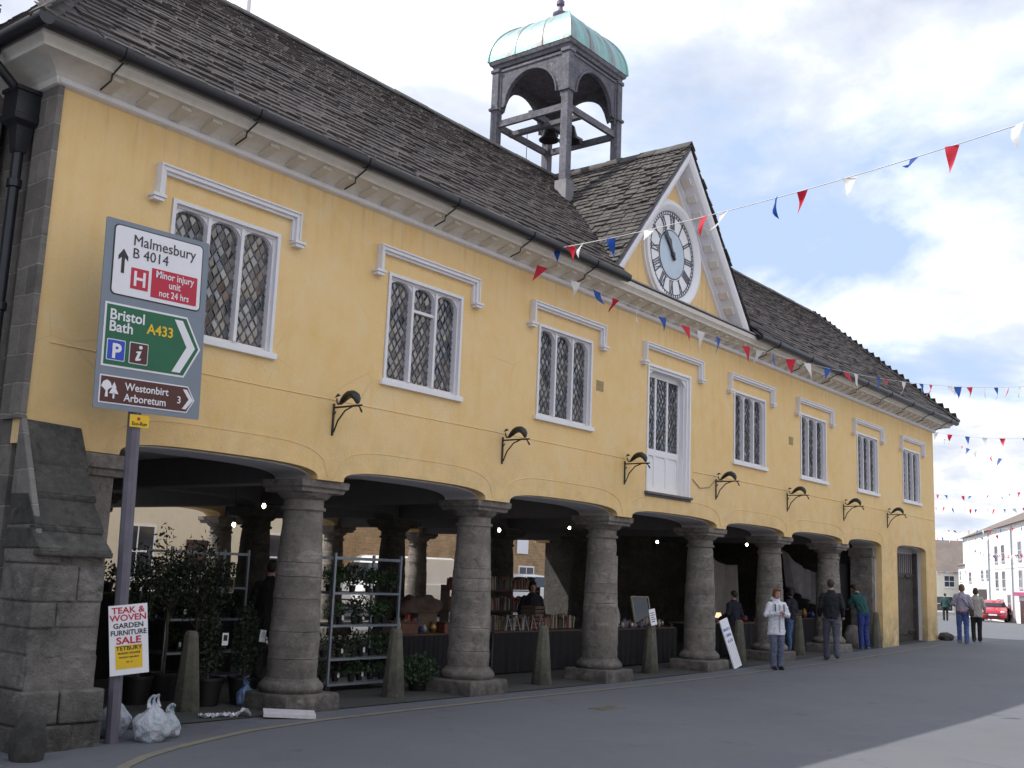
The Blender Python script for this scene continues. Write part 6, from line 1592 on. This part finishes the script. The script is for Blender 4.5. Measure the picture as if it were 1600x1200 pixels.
def row(lab, A, Bq, sag, n, seed, size=.28): bunting(lab, A, Bq, sag, [((i+.5)/n, 'rwb'[(i*2+seed) % 3]) for i in range(n)], size, .006, .3, seed)
row('bunting string from the far roof corner, upper of the nearest pair on the right', (33.5,1.5,7.05), (33.5,-3.5,6.75), .25, 9, 1)
row('bunting string from the far roof corner, lower of the nearest pair on the right', (34.2,1.3,6.95), (28.6,-4.0,5.0), .2, 12, 2)
row('upper bunting string of the second pair far down the street', (53.4,7.3,6.55), (48.6,.5,6.45), .25, 13, 3)
row('lower bunting string of the second pair far down the street', (55.4,8.0,6.10), (51.0,1.4,5.75), .2, 13, 4)
row('upper bunting string of the third pair in front of the distant roofs', (66.0,11.3,5.45), (58.5,3.6,5.30), .2, 14, 5)
row('lower bunting string of the third pair in front of the distant roofs', (68.2,11.8,5.10), (62.5,6.4,4.95), .2, 10, 6)
row('farthest bunting string hanging across the front of the white house', (88.5,15.0,5.1), (66,5.4,4.15), .35, 34, 7, .33)
row('lowest distant bunting string above the small cream shop', (93,20.8,3.5), (83,13.5,3.3), .2, 13, 8, .33)

# ------------------------------------------------------------------ daylight
sdir = Vector((-.60, .737, 1.0)).normalized()          # towards the sun, behind the hall and to its left
elev = math.asin(sdir.z)
sun = bpy.data.lights.new('sun', 'SUN'); sun.energy = 5.0; sun.angle = R(.5); sun.color = (1.0, .95, .86)
so = bpy.data.objects.new('sun', sun); COL.objects.link(so); so.rotation_euler = sdir.to_track_quat('Z', 'Y').to_euler(); so.location = (0, 0, 30)
w = bpy.data.worlds.new('World'); S.world = w; w.use_nodes = True; nt = w.node_tree; nt.nodes.clear()
out = nt.nodes.new('ShaderNodeOutputWorld'); bg = nt.nodes.new('ShaderNodeBackground'); nt.links.new(bg.outputs[0], out.inputs[0])
sky = nt.nodes.new('ShaderNodeTexSky'); sky.sky_type = 'NISHITA'; sky.sun_disc = False
sky.sun_elevation = elev; sky.sun_rotation = math.atan2(sdir.x, sdir.y); sky.air_density = 1.0; sky.dust_density = 2.5
tc = nt.nodes.new('ShaderNodeTexCoord'); sp_ = nt.nodes.new('ShaderNodeSeparateXYZ'); nt.links.new(tc.outputs['Generated'], sp_.inputs[0])
zz = math_n(nt, 'ADD', math_n(nt, 'MAXIMUM', sp_.outputs[2], 0.0), .22)
cx = math_n(nt, 'DIVIDE', sp_.outputs[0], zz); cyy = math_n(nt, 'DIVIDE', sp_.outputs[1], zz)
cmb = nt.nodes.new('ShaderNodeCombineXYZ'); nt.links.new(cx, cmb.inputs[0]); nt.links.new(cyy, cmb.inputs[1]); cmb.inputs[2].default_value = 3.7
cl = noise(nt, cmb.outputs[0], 1.15, 9, .56, .35)
mask = ramp(nt, cl, [(.38, 0.), (.46, .65), (.55, 1.)])
sh = noise(nt, cmb.outputs[0], 1.9, 7, .55, .2)
cc = ramp(nt, sh, [(.36, (6.0, 6.5, 7.6)), (.45, (8.2, 8.5, 9.2)), (.52, (11.6, 11.7, 11.9)), (.75, (14.6, 14.5, 14.5))])
# thin bright haze over the blue
blue = mixc(nt, .85, sky.outputs[0], (5.6, 7.1, 9.6))
nt.links.new(mixc(nt, 1.0, mixc(nt, mask, blue, cc), (.985, .99, 1.01), 'MULTIPLY'), bg.inputs[0]); bg.inputs[1].default_value = .115
S.view_settings.view_transform = 'Standard'; S.view_settings.look = 'None'; S.view_settings.exposure = 0; S.view_settings.gamma = 1
S.cycles.max_bounces = 6; S.cycles.diffuse_bounces = 4; S.cycles.use_denoising = True
